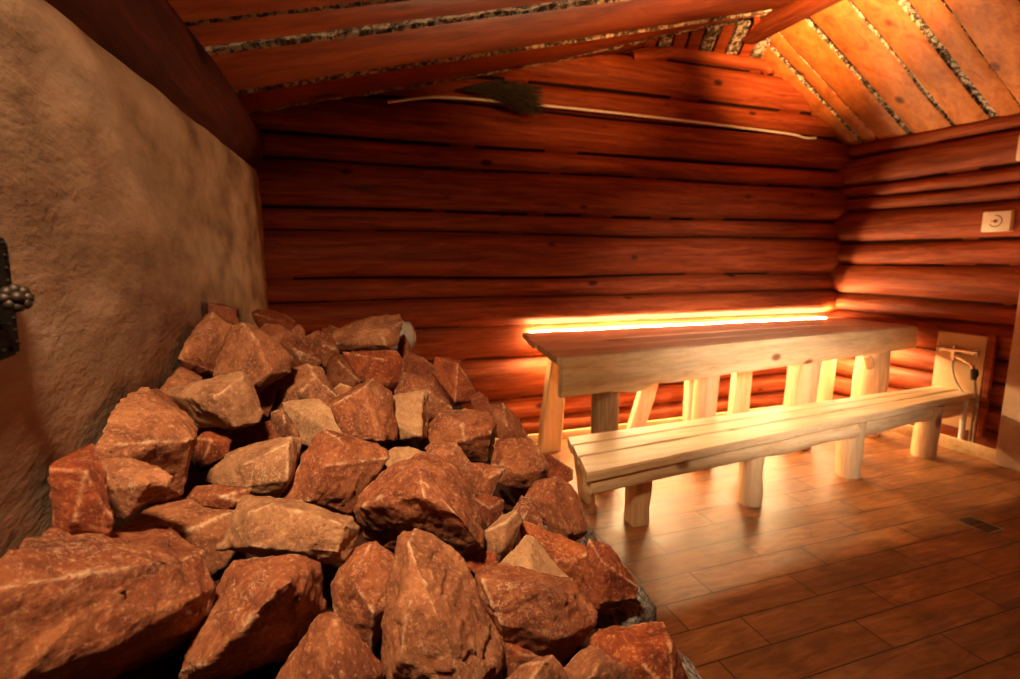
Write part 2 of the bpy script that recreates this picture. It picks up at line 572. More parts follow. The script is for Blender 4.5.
# edge board along the last gable log
bm = bmesh.new()
pts = [(x, 3.415, min(2.745, roof_z(x) - .035)) for x in [2.05 + i * .06 for i in range(21)]]
add_tube(bm, pts, [.042 + .004 * nz(p[0] * 4, 0, 0) for p in pts], 12)
struct('trim_4', bm, LOG_X, 'thin pole closing the top of the log gable')

# plaster column at the frame edge
bm = bmesh.new(); add_box(bm, (3.935, .9, 0), (XR + .12, 2.02, 2.25), .012)
struct('wall_right.001', bm, PILLARM, 'pale plaster column at the end of the side log wall')

# pale boards at the foot of the log walls
bm = bmesh.new(); add_box(bm, (.75, 3.325, 0), (3.99, 3.345, .062), .004); struct('baseboard_back', bm, PINE, 'pale board at the foot of the log wall')
bm = bmesh.new(); add_box(bm, (3.975, 2.02, 0), (3.995, 3.32, .085), .004); struct('baseboard_right', bm, PINE, 'pale board at the foot of the side wall')

# ------------------------------------------------------------------ plank furniture
def slab_between(bm, F0, F1, B0, B1, zt, th, nu=40, wob=.006, seed=0, rnd=.007, mi=0):
    """plank whose front edge runs F0-F1 and rear edge B0-B1 (x, y pairs), live edges"""
    F0, F1, B0, B1 = [Vector((p[0], p[1], 0)) for p in (F0, F1, B0, B1)]
    rings = []
    for i in range(nu + 1):
        t = i / nu
        f, b = F0.lerp(F1, t), B0.lerp(B1, t)
        u = (b - f).normalized()
        f = f + u * (wob * nz(t * 9, seed, 0) + wob * .5 * nz(t * 31, seed, 4))
        b = b + u * (wob * nz(t * 9, seed + 5, 0))
        dz = .0025 * nz(t * 7, seed, 9)
        prof = [(f + u * rnd, zt), (f, zt - rnd), (f, zt - th + rnd), (f + u * rnd, zt - th), (b - u * rnd, zt - th), (b, zt - th + rnd), (b, zt - rnd), (b - u * rnd, zt)]
        rings.append([bm.verts.new((p.x, p.y, z + dz)) for p, z in prof])
    for i in range(nu):
        for j in range(8):
            bm.faces.new((rings[i][j], rings[i][(j + 1) % 8], rings[i + 1][(j + 1) % 8], rings[i + 1][j])).material_index = mi
    bm.faces.new(rings[0][::-1]).material_index = mi; bm.faces.new(rings[-1]).material_index = mi


def upright_board(bm, P0, P1, th, top, bot, nu=70, seed=0, bow=.010):
    """board on edge from P0 to P1 (x, y), thickness away from the viewer, wavy lower edge bot(t)"""
    P0, P1 = Vector((P0[0], P0[1], 0)), Vector((P1[0], P1[1], 0))
    d = (P1 - P0).normalized(); nrm = Vector((-d.y, d.x, 0))
    rings = []
    for i in range(nu + 1):
        t = i / nu
        p = P0.lerp(P1, t)
        zt, zb = top(t), bot(t)
        h = zt - zb
        fr = [(0.0, zt), (-bow * .5, zt - h * .25), (-bow, zt - h * .55), (-bow * .6, zt - h * .85), (.006, zb)]
        row = [bm.verts.new(p + nrm * (a + .004 * nz(t * 12, z * 9, seed)) + Vector((0, 0, z))) for a, z in fr]
        row += [bm.verts.new(p + nrm * a + Vector((0, 0, z))) for a, z in ((th - .006, zb), (th, zb + .01), (th, zt))]
        rings.append(row)
    n = len(rings[0])
    for i in range(nu):
        for j in range(n):
            bm.faces.new((rings[i][j], rings[i][(j + 1) % n], rings[i + 1][(j + 1) % n], rings[i + 1][j]))
    bm.faces.new(rings[0][::-1]); bm.faces.new(rings[-1])


def log_leg(bm, foot, head, r0, r1, seed=0, seg=20, square=0.0, lobes=0):
    """peeled log post from foot to head"""
    foot, head = Vector(foot), Vector(head)
    n = 14
    rings = []
    for i in range(n + 1):
        t = i / n
        c = foot.lerp(head, t)
        r = r0 + (r1 - r0) * t + .006 * nz(t * 3, seed, 1)
        row = []
        for j in range(seg):
            a = 2 * math.pi * j / seg
            q = 1 + .09 * nz(math.cos(a) * 1.2 + seed, math.sin(a) * 1.2, t * 1.6)
            if square:
                q *= (1 - square) + square * min(1 / max(abs(math.cos(a)), 1e-3), 1 / max(abs(math.sin(a)), 1e-3)) * .86
            row.append(bm.verts.new(c + Vector((math.cos(a), math.sin(a), 0)) * r * q))
        rings.append(row)
    for i in range(n):
        for j in range(seg):
            bm.faces.new((rings[i][j], rings[i][(j + 1) % seg], rings[i + 1][(j + 1) % seg], rings[i + 1][j]))
    bm.faces.new(rings[0][::-1]); bm.faces.new(rings[-1])


def slab_leg(bm, foot, head, w0, w1, th, seed=0, ang=0):
    """flat split slab leg, wide in x, wavy edges"""
    foot, head = Vector(foot), Vector(head)
    n = 16; rings = []
    ca, sa = math.cos(ang), math.sin(ang)
    for i in range(n + 1):
        t = i / n
        c = foot.lerp(head, t); w = (w0 + (w1 - w0) * t) / 2
        l, r = -w + .010 * nz(t * 4, seed, 0), w + .010 * nz(t * 4, seed + 3, 0)
        pr = [(l, -th / 2 + .008), (l + .01, -th / 2), (r - .01, -th / 2), (r, -th / 2 + .008), (r, th / 2 - .008), (r - .01, th / 2), (l + .01, th / 2), (l, th / 2 - .008)]
        rings.append([bm.verts.new(c + Vector((x * ca - y * sa, x * sa + y * ca, 0))) for x, y in pr])
    for i in range(n):
        for j in range(8):
            bm.faces.new((rings[i][j], rings[i][(j + 1) % 8], rings[i + 1][(j + 1) % 8], rings[i + 1][j]))
    bm.faces.new(rings[0][::-1]); bm.faces.new(rings[-1])


def lerp2(a, b, t): return (a[0] + (b[0] - a[0]) * t, a[1] + (b[1] - a[1]) * t)


# --- long table
T = thing('plank_table', 'long rustic plank table with brown top and pale apron along the log wall', 'table', (2.6, 2.95, 0))
def under(o, root):
    o.parent = root
    o.matrix_parent_inverse = Matrix.Translation(-root.location)
    return o
TF0, TF1, TB0, TB1 = (1.065, 2.392), (4.092, 2.683), (1.205, 3.315), (4.06, 3.315)
bm = bmesh.new()
fr = [0, .245, .50, .745, 1.0]
for i in range(4):
    a, b = fr[i] + (.004 if i else 0), fr[i + 1] - .004
    st = [(0, 0), (.004, 0), (-.008, 0), (.010, 0)][i]
    F0_, F1_ = lerp2(TF0, TB0, a), lerp2(TF1, TB1, a)
    B0_, B1_ = lerp2(TF0, TB0, b), lerp2(TF1, TB1, b)
    slab_between(bm, (F0_[0] + st[0], F0_[1]), F1_, (B0_[0] + st[0], B0_[1]), B1_, .800 - .0015 * (i % 2), .036, 44, .004, 10 + i)
under(link('tabletop', bm, TOPWOOD), T)
def ap_bot(t):
    z = .592 + .042 * t + .006 * nz(t * 9, 1, 1)
    z += -.028 * math.exp(-((t - .155) / .035) ** 2) + .012 * math.exp(-((t - .205) / .018) ** 2)
    return z
bm = bmesh.new(); upright_board(bm, (1.085, 2.375), (4.086, 2.666), .035, lambda t: .798 - .002 * math.sin(t * 9), ap_bot, 90, 4)
under(link('apron', bm, PINE), T)
bm = bmesh.new()
legs = []
def leg(root, mat, fn, name='leg', label=None):
    bm = bmesh.new(); fn(bm); o = under(link(name, bm, mat), root)
    if label: o['label'] = label
    return o
leg(T, BARKY, lambda b: log_leg(b, (1.455, 2.58, 0), (1.447, 2.57, .765), .076, .080, 1), label='streaked brown table leg with bark left on')
leg(T, PINE_Z, lambda b: log_leg(b, (2.165, 2.62, 0), (2.17, 2.60, .765), .074, .072, 2))
leg(T, PINE_Z, lambda b: log_leg(b, (3.03, 2.69, 0), (3.03, 2.67, .765), .095, .105, 3))
def branchy(b):
    log_leg(b, (3.74, 2.74, 0), (3.76, 2.73, .765), .110, .100, 4)
    add_tube(b, smooth_path([(3.72, 2.72, .48), (3.63, 2.68, .575), (3.58, 2.66, .62)], 4), [.036] * 4 + [.030] * 4 + [.026], 10)
leg(T, PINE_Z, branchy, label='pale log leg with a cut branch stub')
leg(T, PINE_Z, lambda b: slab_leg(b, (1.355, 3.16, 0), (1.41, 3.13, .765), .165, .10, .075, 5))
leg(T, PINE_Z, lambda b: slab_leg(b, (2.01, 3.16, 0), (2.22, 3.13, .765), .135, .135, .05, 6))
leg(T, PINE_Z, lambda b: slab_leg(b, (2.50, 3.16, 0), (2.48, 3.14, .765), .10, .085, .06, 7))
leg(T, PINE_Z, lambda b: slab_leg(b, (2.945, 3.16, 0), (2.95, 3.14, .765), .165, .155, .06, 8))
leg(T, PINE_Z, lambda b: log_leg(b, (3.80, 3.15, 0), (3.80, 3.15, .765), .07, .07, 9))

# --- bench
BN = thing('plank_bench', 'long rustic pale plank bench standing on the tiles before the table', 'bench', (2.5, 2.2, 0))
BF0, BF1, BB0, BB1 = (.985, 1.885), (4.10, 2.252), (1.125, 2.345), (4.10, 2.495)
bm = bmesh.new()
fr = [0, .40, .72, 1.0]
for i in range(3):
    a, b = fr[i] + (.006 if i else 0), fr[i + 1] - .006
    st = [0.0, -.008, -.015][i]
    F0_, F1_ = lerp2(BF0, BB0, a), lerp2(BF1, BB1, a)
    B0_, B1_ = lerp2(BF0, BB0, b), lerp2(BF1, BB1, b)
    slab_between(bm, (F0_[0] + st, F0_[1]), F1_, (B0_[0] + st, B0_[1]), B1_, .400 - .003 * (i == 2), .046, 44, .010, 30 + i, .009)
under(link('seat', bm, PINE), BN)
def bb(t): return .285 - .035 * t + .010 * nz(t * 7, 8, 1) - .012 * math.exp(-((t - .42) / .05) ** 2)
bm = bmesh.new(); upright_board(bm, (1.02, 1.915), (4.075, 2.275), .06, lambda t: .352, bb, 90, 14, .014)
under(link('apron', bm, PINE), BN)
leg(BN, PINE_Z, lambda b: log_leg(b, (1.385, 2.115, 0), (1.385, 2.10, .352), .054, .056, 12, 24, .8))
leg(BN, PINE_Z, lambda b: log_leg(b, (2.075, 2.10, 0), (2.07, 2.10, .352), .060, .062, 15))
leg(BN, PINE_Z, lambda b: log_leg(b, (2.91, 2.20, 0), (2.89, 2.19, .352), .066, .072, 17))
leg(BN, PINE_Z, lambda b: log_leg(b, (3.68, 2.27, 0), (3.68, 2.26, .352), .068, .068, 21))
leg(BN, PINE_Z, lambda b: slab_leg(b, (1.265, 2.42, 0), (1.17, 2.31, .354), .05, .05, .12, 22))
leg(BN, PINE_Z, lambda b: log_leg(b, (2.30, 2.36, 0), (2.30, 2.35, .352), .05, .05, 23))
leg(BN, PINE_Z, lambda b: log_leg(b, (3.20, 2.40, 0), (3.20, 2.39, .352), .05, .05, 24))

# --- lighting strip along the log wall behind the table
bm = bmesh.new(); add_box(bm, (1.30, 3.398, .764), (4.05, 3.410, .788), .002)
LS = tag(link('led_strip', bm, LED), 'glowing warm light strip along the log wall behind the table', 'light strip')

# ------------------------------------------------------------------ stove and its heap of stones
def heap_z(x, y):
    ys = [0, .4, 1.0, 1.8, 2.4, 3]; hs = [.10, .14, .30, .44, .42, .40]
    h = float(np.interp(y, ys, hs))
    q = max(0., min(1.3, (x + .1) / .85)) if x > -.1 else 0
    return .60 + h * (1 - q * q)
ST = thing('stone_stove', 'masonry sauna stove base of grey granite under the heaped red stones', 'stove', (.15, 1.4, 0))
bm = bmesh.new()
nx, ny = 48, 100
X0, X1, Y0_, Y1_ = -.335, .53, .46, 2.64
g = []
for i in range(nx + 1):
    row = []
    for j in range(ny + 1):
        x = X0 + (X1 - X0) * i / nx; y = Y0_ + (Y1_ - Y0_) * j / ny
        z = heap_z(x, y) - .155 + .10 * max(0, min(1, (-.14 - x) / .15)) + .03 * nz(x * 9, y * 9, 2) + .02 * nz(x * 23, y * 23, 7)
        row.append(bm.verts.new((x, y, z)))
    g.append(row)
for i in range(nx):
    for j in range(ny):
        bm.faces.new((g[i][j], g[i + 1][j], g[i + 1][j + 1], g[i][j + 1]))
loop = [g[i][0] for i in range(nx + 1)] + [g[nx][j] for j in range(1, ny + 1)] + [g[i][ny] for i in range(nx - 1, -1, -1)] + [g[0][j] for j in range(ny - 1, 0, -1)]
prev = loop; L = len(loop)
for lev in range(1, 7):
    cur = []
    for v in loop:
        t = lev / 6
        n_ = .025 * nz(v.co.x * 7, v.co.y * 7, lev * 2.1) if lev < 6 else 0
        px = v.co.x + (n_ if v.co.x > .5 else 0); py = v.co.y + (n_ if v.co.y > 2.3 else 0)
        cur.append(bm.verts.new((px, py, v.co.z * (1 - t))))
    for q in range(L):
        bm.faces.new((prev[q], cur[q], cur[(q + 1) % L], prev[(q + 1) % L]))
    prev = cur
bm.faces.new(prev)
bm.normal_update()
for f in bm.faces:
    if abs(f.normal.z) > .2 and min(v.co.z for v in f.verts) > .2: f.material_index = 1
under(link('stove_body', bm, [GRANITE, GAP_SHADE]), ST)


def boulder(c, r, seed, rot=0):
    bm = bmesh.new(); bmesh.ops.create_icosphere(bm, subdivisions=4, radius=1)
    for v in bm.verts:
        p = v.co.copy()
        k = 1 + .28 * mn.noise(p * 1.3 + Vector((seed * 7, 0, 0))) + .06 * mn.noise(p * 5 + Vector((seed, 3, 0)))
        p = p * k
        v.co = Vector((p.x * r[0], p.y * r[1], p.z * r[2]))
    bmesh.ops.rotate(bm, verts=bm.verts[:], matrix=Matrix.Rotation(rot, 3, 'Z'))
    bmesh.ops.translate(bm, verts=bm.verts[:], vec=c)
    return under(link('granite_boulder', bm, GRANITE), ST)


boulder((.525, .830, .595), (.075, .055, .052), 1, .3)
boulder((.585, .745, .475), (.055, .12, .07), 2, -.15)
boulder((.595, 1.27, .51), (.085, .085, .075), 3, .2)
boulder((.52, 1.50, .50), (.08, .12, .09), 4, -.2)
boulder((.485, 1.08, .56), (.07, .11, .08), 5, .1)
boulder((.50, 1.80, .52), (.08, .13, .09), 6, .1)
boulder((.50, .62, .42), (.08, .12, .10), 7, .1)

# label, colour of the stone, base point (m), corner points in mm from the base point
ROCKS = [
    ('huge orange slab with a pale diagonal ridge, lowest and biggest against the plaster wall', (0.95, 0.95, 0.95, 0.06), (-0.282, 0.747, 0.658),
     [[-53,-150,328],[-53,-88,341],[-53,36,293],[-15,170,228],[36,122,238],[93,37,233],[111,9,194],[100,19,137],[17,51,62],[-53,30,62],[-53,-166,234],[-53,-113,294],[-53,9,273],[17,19,279],[76,-41,271],[16,-111,234],[-46,-69,199],[29,-99,210],[103,-34,213],[-53,-95,268],[-53,59,232],[-21,228,137],[46,120,110],[-33,161,0],[-53,-107,192]]),
    ('long two-faced rock, bright orange and dark maroon, lying next to the huge slab', (0.95, 0.95, 0.95, 0.06), (-0.13, 0.762, 0.674),
     [[-40,42,176],[-26,49,186],[64,0,200],[92,7,177],[99,-6,109],[61,-10,67],[42,-7,50],[-19,-9,36],[-96,-30,57],[-82,-49,95],[-55,-13,121],[-46,7,140],[61,-82,213],[47,-94,212],[4,-102,173],[-37,-89,131],[-43,96,105],[38,62,125],[64,61,51],[21,59,7],[-93,55,0],[-55,53,63]]),
    ('tent-shaped blunt-tipped rock between the long two-faced rock and the tall veined upright', (0.95, 0.95, 0.95, 0.06), (-0.019, 0.695, 0.668),
     [[-18,16,140],[1,10,144],[17,2,130],[45,-20,103],[62,-38,75],[64,-46,30],[-103,11,30],[-77,9,69],[4,-35,159],[14,-99,126],[9,-102,98],[-15,56,81],[-1,51,85],[12,45,74],[33,27,54],[46,11,34],[48,5,0],[-80,49,0],[-60,47,30]]),
    ('tall upright rock with a white vein running down from its rounded tip', (1.0, 1.0, 1.0, 0.22), (0.12, 0.716, 0.629),
     [[-41,50,249],[-29,59,250],[-15,54,252],[8,45,241],[31,35,229],[59,9,205],[78,-33,141],[94,-56,109],[96,-63,69],[86,-68,21],[-79,-22,31],[-75,-23,111],[-67,-4,169],[-58,12,207],[-45,38,244],[-33,-11,269],[-31,-40,250],[-44,-77,226],[-62,-105,166],[-9,-115,215],[55,-111,120],[22,-143,110],[-20,108,165],[1,114,165],[37,99,147],[73,39,84],[87,13,29],[-52,43,0],[-42,57,108],[-24,97,163]]),
    ('broad brown rock scored by two grooves, just beside the tall veined upright', (0.95, 0.95, 0.95, 0.06), (0.273, 0.685, 0.674),
     [[-87,28,149],[-66,40,154],[-43,40,151],[1,24,143],[61,1,126],[60,-10,116],[87,-33,86],[82,-42,77],[65,-47,65],[33,-35,15],[-11,-35,36],[-57,-16,59],[-86,5,122],[-86,-15,167],[-71,-47,115],[-9,-60,161],[4,-79,96],[-49,63,91],[-13,78,88],[67,47,69],[85,18,41],[67,4,27],[11,19,0],[-47,50,67]]),
    ('smooth pale tan triangle of stone rising behind the grooved brown rock', (1.0, 1.0, 1.0, 0.85), (0.314, 0.796, 0.699),
     [[-72,-5,73],[-23,10,105],[-7,19,113],[6,14,111],[52,-38,54],[56,-42,35],[0,-50,31],[-57,-31,31],[-26,-51,91],[-42,28,38],[-5,39,63],[8,48,66],[18,44,65],[50,1,26],[53,-3,12],[16,2,0],[-28,17,0]]),
    ('bright red angular slab behind the pale tan triangle, its blunt end facing the floor', (1.1, 0.95, 0.8, 0), (0.396, 0.849, 0.645),
     [[-83,39,163],[-46,23,146],[-7,-2,113],[43,-20,113],[43,-41,112],[27,-48,81],[22,-49,21],[-3,-41,18],[-70,-7,89],[-19,-56,114],[-46,64,109],[-18,52,97],[10,31,73],[48,18,73],[48,3,71],[39,2,45],[33,-2,3],[14,3,0],[-36,30,54]]),
    ('dark red wedge overhanging the floor edge above a grey granite boulder', (0.95, 0.75, 0.65, 0), (0.458, 0.794, 0.636),
     [[-23,21,143],[12,7,132],[16,-8,122],[47,-40,71],[43,-42,53],[-22,-22,37],[-33,-21,19],[-51,0,36],[-39,7,104],[-31,-41,137],[-35,-52,66],[1,46,93],[27,36,85],[28,22,79],[53,0,39],[50,-1,26],[1,14,14],[-7,14,0],[-22,28,15],[-13,33,66]]),
    ('flat-topped vivid red rock with a white seam at the front floor-side corner', (1.15, 0.9, 0.7, 0), (0.427, 0.621, 0.593),
     [[-80,26,135],[-63,29,142],[36,3,143],[36,-22,135],[55,-37,85],[65,-41,31],[-64,-18,50],[-76,-5,109],[17,-43,147],[2,-74,96],[-39,-52,142],[-39,54,79],[-25,58,83],[52,40,83],[49,16,80],[64,5,43],[72,4,0],[-26,23,12],[-35,33,58]]),
    ('small rock with a Y-shaped pale seam, in front of the vivid red corner rock', (1.0, 1.0, 1.0, 0.22), (0.31, 0.562, 0.686),
     [[-48,3,72],[-22,8,86],[-1,8,95],[16,-5,86],[43,-27,76],[43,-36,22],[-60,-1,22],[-11,-37,110],[-28,-49,104],[-23,26,38],[-3,31,46],[13,32,52],[26,22,46],[45,3,40],[45,-4,0],[-33,23,0]]),
    ('low dome of orange rock just peeping up at the front, below the grooved brown rock', (1.0, 1.0, 1.0, 0.22), (0.222, 0.543, 0.727),
     [[-51,5,46],[-24,1,74],[1,-2,83],[18,-3,83],[25,-16,75],[33,-22,58],[36,-29,19],[-60,4,19],[-4,-31,101],[-30,-31,74],[-30,25,20],[-10,21,41],[10,20,47],[23,21,46],[27,9,42],[34,5,29],[36,-1,0],[-36,24,0]]),
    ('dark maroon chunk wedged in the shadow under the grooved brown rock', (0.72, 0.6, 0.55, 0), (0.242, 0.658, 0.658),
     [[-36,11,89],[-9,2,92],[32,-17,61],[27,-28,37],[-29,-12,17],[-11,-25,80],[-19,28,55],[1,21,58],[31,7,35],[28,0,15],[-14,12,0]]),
    ('flat brick-shaped slab with blotchy pale crust, lying across the front of the pile', (0.95, 0.98, 1.0, 0.5), (-0.078, 0.857, 0.805),
     [[-75,51,106],[-39,39,106],[14,11,102],[62,-16,89],[92,-35,85],[102,-41,70],[92,-51,39],[79,-58,24],[30,-47,36],[-17,-30,43],[-112,11,44],[-94,15,55],[-89,34,75],[-56,-14,108],[-25,-15,117],[-53,-39,68],[69,-79,55],[82,-72,94],[-61,92,57],[7,60,54],[67,21,44],[67,7,10],[19,22,0],[-90,60,10],[-72,75,35]]),
    ('cream-crusted rock with a cracked face and a dark red end, directly above the brick-shaped slab', (0.95, 0.98, 1.0, 0.5), (-0.147, 1.066, 0.837),
     [[-96,2,49],[-88,18,67],[-61,29,88],[1,19,108],[59,1,120],[74,19,108],[73,7,84],[58,-28,42],[37,-48,20],[0,-51,28],[-59,-29,39],[58,-39,120],[54,-76,64],[-17,-50,92],[-9,-67,58],[-81,52,23],[-53,72,52],[37,53,75],[47,61,46],[21,14,0],[-54,41,10]]),
    ('thin dull slab tucked beneath the cream-crusted cracked rock', (0.95, 0.95, 0.95, 0.06), (-0.208, 0.999, 0.852),
     [[-53,10,31],[-36,15,47],[-4,5,50],[59,-25,47],[49,-41,29],[17,-32,16],[-17,-19,24],[11,-38,45],[-44,31,15],[-32,37,26],[-8,29,28],[39,4,26],[30,1,10],[6,7,0],[-19,17,6]]),
    ('wide flat orange sheet sloping down behind the huge slab', (1.0, 1.0, 1.0, 0.22), (-0.258, 0.969, 0.767),
     [[-77,-50,117],[-60,50,101],[-19,48,116],[4,39,114],[82,1,95],[92,-46,55],[75,-62,33],[43,-72,21],[-26,-44,46],[-77,-33,88],[28,-70,106],[-77,22,65],[-32,102,60],[45,64,46],[41,12,0],[-41,40,3]]),
    ('block with one cream face and one broad dark maroon face, mid-pile', (0.95, 0.95, 0.95, 0.06), (-0.013, 1.047, 0.796),
     [[-60,-3,119],[-37,24,154],[-14,37,161],[9,38,154],[63,16,136],[102,-9,122],[106,-22,109],[52,-31,62],[26,-50,14],[-48,-49,42],[-95,-31,51],[-84,-14,66],[19,-43,158],[-11,-82,131],[-43,-94,76],[-46,48,80],[-11,89,107],[47,75,88],[80,42,69],[20,12,0],[-75,48,19]]),
    ('big humped rock with a bright orange back and deep maroon underside, mid-pile', (0.95, 0.95, 0.95, 0.06), (0.137, 0.895, 0.724),
     [[-118,19,132],[-111,30,144],[-85,48,165],[-47,63,189],[8,59,209],[38,49,207],[65,14,192],[88,-25,148],[97,-70,106],[92,-89,82],[79,-92,79],[54,-62,66],[11,-7,29],[-47,25,30],[-99,37,66],[-105,-21,158],[-62,-65,196],[-17,-94,228],[-14,-115,203],[41,-124,165],[77,-111,104],[-81,73,83],[-55,103,105],[18,119,135],[61,79,124],[85,2,64],[74,1,33],[19,61,0],[-65,94,28]]),
    ('leaning brown slab standing behind the big humped rock', (0.95, 0.95, 0.95, 0.06), (0.245, 1.097, 0.764),
     [[-65,26,116],[-51,29,125],[5,4,129],[18,-18,103],[43,-48,56],[43,-57,37],[20,-48,8],[-40,-20,52],[-18,-46,118],[-41,54,80],[-30,57,86],[12,37,90],[20,18,72],[40,-1,36],[41,-4,19],[23,-1,0],[-22,19,32]]),
    ('sliver of pale tan stone under the square tan block', (1.0, 1.0, 1.0, 0.85), (0.137, 1.115, 0.832),
     [[-53,17,41],[-21,9,58],[16,-4,58],[58,-30,44],[24,-42,14],[-36,-22,14],[1,-38,47],[-36,38,22],[-12,32,35],[15,23,35],[45,1,25],[22,0,0],[-23,16,0]]),
    ('sugary pale speckled rock with a fan shape, above the two-tone block', (1.0, 1.0, 1.0, 0.85), (-0.058, 1.25, 0.87),
     [[-60,15,105],[-21,16,108],[22,1,108],[43,-22,94],[68,-67,33],[14,-52,13],[-22,-40,17],[-38,-18,70],[5,-63,79],[-46,49,73],[-18,53,75],[15,42,75],[30,21,65],[49,0,15],[8,11,0],[-19,21,3],[-31,32,45]]),
    ('little hooked rock squeezed beside the sugary pale fan-shaped rock', (1.0, 1.0, 1.0, 0.22), (-0.114, 1.224, 0.893),
     [[-25,8,70],[-1,1,79],[27,-22,44],[31,-29,16],[2,-20,5],[-30,0,16],[6,-33,57],[-20,28,48],[-3,23,55],[17,8,29],[21,3,8],[-1,10,0],[-24,23,8]]),
    ('round-shouldered orange rock behind the sugary pale one', (1.0, 1.0, 1.0, 0.22), (-0.08, 1.461, 0.883),
     [[-90,-6,20],[-77,17,78],[-33,27,121],[13,13,137],[48,0,126],[52,-24,99],[82,-67,61],[54,-88,35],[-46,-57,14],[31,-67,117],[-5,-95,88],[-70,42,9],[-60,63,51],[-28,75,83],[6,65,94],[32,55,87],[35,33,67],[58,-6,40],[37,-2,15],[-39,21,0]]),
    ("large pointed boulder with a chalky crest line, tallest in the heap's far corner", (1.0, 1.0, 1.0, 0.22), (-0.193, 1.424, 0.963),
     [[-90,-11,56],[-80,12,93],[-44,42,167],[-26,47,174],[-5,39,166],[46,16,136],[93,-17,90],[86,-50,61],[50,-80,51],[21,-75,20],[-36,-58,11],[-6,-21,169],[25,-77,139],[50,-131,74],[-77,56,38],[-42,99,122],[-13,99,120],[60,54,64],[27,20,31],[-39,37,0]]),
    ('long rock with grooved flank leaning on the large pointed boulder', (0.95, 0.95, 0.95, 0.06), (-0.132, 1.823, 0.865),
     [[-104,35,197],[-74,47,224],[-33,24,219],[19,-16,192],[60,-65,142],[94,-83,108],[62,-78,70],[-18,-47,92],[19,-106,155],[-81,79,95],[-59,92,114],[-29,72,110],[10,38,91],[41,4,54],[66,-9,28],[43,-5,0],[-17,18,16]]),
    ('orange rock with a forked pale seam touching the plaster wall', (1.0, 1.0, 1.0, 0.22), (-0.308, 1.509, 1.022),
     [[-27,-145,53],[-27,-103,72],[-22,45,91],[-13,63,128],[7,57,139],[61,18,101],[42,-22,45],[31,-40,5],[-27,-68,12],[17,0,128],[7,-37,85],[27,-55,41],[-27,-82,42],[-27,-49,56],[-27,80,67],[-23,108,93],[-8,104,101],[32,71,74],[19,39,32],[9,37,0],[-27,-22,11]]),
    ('thin dark red shard at the very top next to the plaster wall', (0.72, 0.6, 0.55, 0), (-0.314, 1.789, 1.093),
     [[-21,-87,79],[-6,31,66],[34,15,48],[44,-6,0],[-8,13,6],[-21,-87,47],[-21,-36,59],[-11,60,49],[18,48,35],[25,35,0],[-13,49,5],[-21,-35,36]]),
    ('dark red rock at the top where plaster and log walls meet', (0.85, 0.65, 0.55, 0), (-0.233, 2.321, 1.002),
     [[-80,15,81],[-51,22,96],[14,-1,88],[94,-50,45],[70,-64,4],[-35,-44,6],[8,-72,59],[-63,54,58],[-42,64,68],[6,46,62],[65,6,31],[47,-1,0],[-32,26,0]]),
    ('tiny reddish lump beside the dark red rock under the log wall', (0.95, 0.95, 0.95, 0.06), (-0.115, 1.994, 0.872),
     [[-32,3,171],[-1,5,198],[22,-14,175],[30,-42,121],[-14,-28,121],[-25,25,38],[-2,29,57],[14,12,40],[20,-1,0],[-12,10,0]]),
    ('rounded dull orange rock beside the overhanging wedge slab', (0.95, 0.95, 0.95, 0.06), (-0.039, 1.811, 0.949),
     [[-48,8,95],[-13,12,116],[30,-4,106],[55,-46,55],[9,-52,0],[-32,-18,42],[4,-56,76],[-36,40,73],[-11,46,88],[21,34,81],[40,3,43],[6,8,1],[-24,24,34]]),
    ('small nub behind the rounded dull orange rock near the top', (0.9, 0.75, 0.65, 0), (-0.008, 2.129, 0.867),
     [[-31,4,165],[-2,3,176],[31,-18,161],[28,-38,122],[-26,-19,129],[-23,23,33],[-1,24,40],[22,7,30],[21,-1,0],[-19,13,6]]),
    ('flat wedge slab capping the pile, overhanging a dark gap', (1.0, 1.0, 1.0, 0.22), (0.133, 1.873, 0.979),
     [[-140,20,54],[-129,41,72],[-47,51,106],[45,32,119],[95,5,124],[103,-12,101],[81,-58,34],[55,-65,8],[29,-65,13],[-136,11,3],[-125,-21,32],[16,-84,72],[91,-50,102],[33,-96,32],[-102,72,33],[-31,108,70],[74,74,83],[63,14,18],[26,23,0]]),
    ('smooth-fronted rock directly beneath the capping wedge slab', (1.0, 0.8, 0.7, 0), (0.135, 1.655, 0.815),
     [[-109,41,194],[-29,15,198],[48,-12,198],[72,-34,165],[54,-45,112],[24,-55,91],[-22,-46,105],[-70,-27,117],[12,-62,181],[14,-74,112],[-77,80,79],[-18,60,81],[39,40,81],[57,22,57],[43,12,18],[22,16,0],[-12,29,9],[-48,43,18]]),
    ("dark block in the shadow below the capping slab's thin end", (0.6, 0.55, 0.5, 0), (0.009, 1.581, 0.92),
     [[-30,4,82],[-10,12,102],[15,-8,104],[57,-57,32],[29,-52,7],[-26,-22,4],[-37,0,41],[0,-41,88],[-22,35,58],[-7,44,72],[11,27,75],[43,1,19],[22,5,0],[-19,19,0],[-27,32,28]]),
    ('small orange stone in the hollow below the dark shadowed block', (1.0, 1.0, 1.0, 0.22), (0.015, 1.417, 0.92),
     [[-25,2,37],[-4,4,54],[25,-14,45],[23,-32,10],[-19,-18,5],[-18,19,26],[-3,22,37],[18,7,31],[17,0,4],[-14,10,0]]),
    ('square crisp-edged block with white-crumbled edges, beside the small square tan block', (0.95, 0.95, 0.95, 0.06), (0.061, 1.257, 0.857),
     [[-79,12,101],[-64,27,112],[29,47,152],[67,10,120],[72,-39,15],[41,-77,26],[19,-70,22],[-53,-43,40],[-3,-46,149],[34,-108,43],[-46,-53,57],[-74,-16,105],[-55,56,65],[-45,71,73],[26,97,100],[55,65,77],[58,21,0],[36,5,4],[19,11,0],[-37,32,14]]),
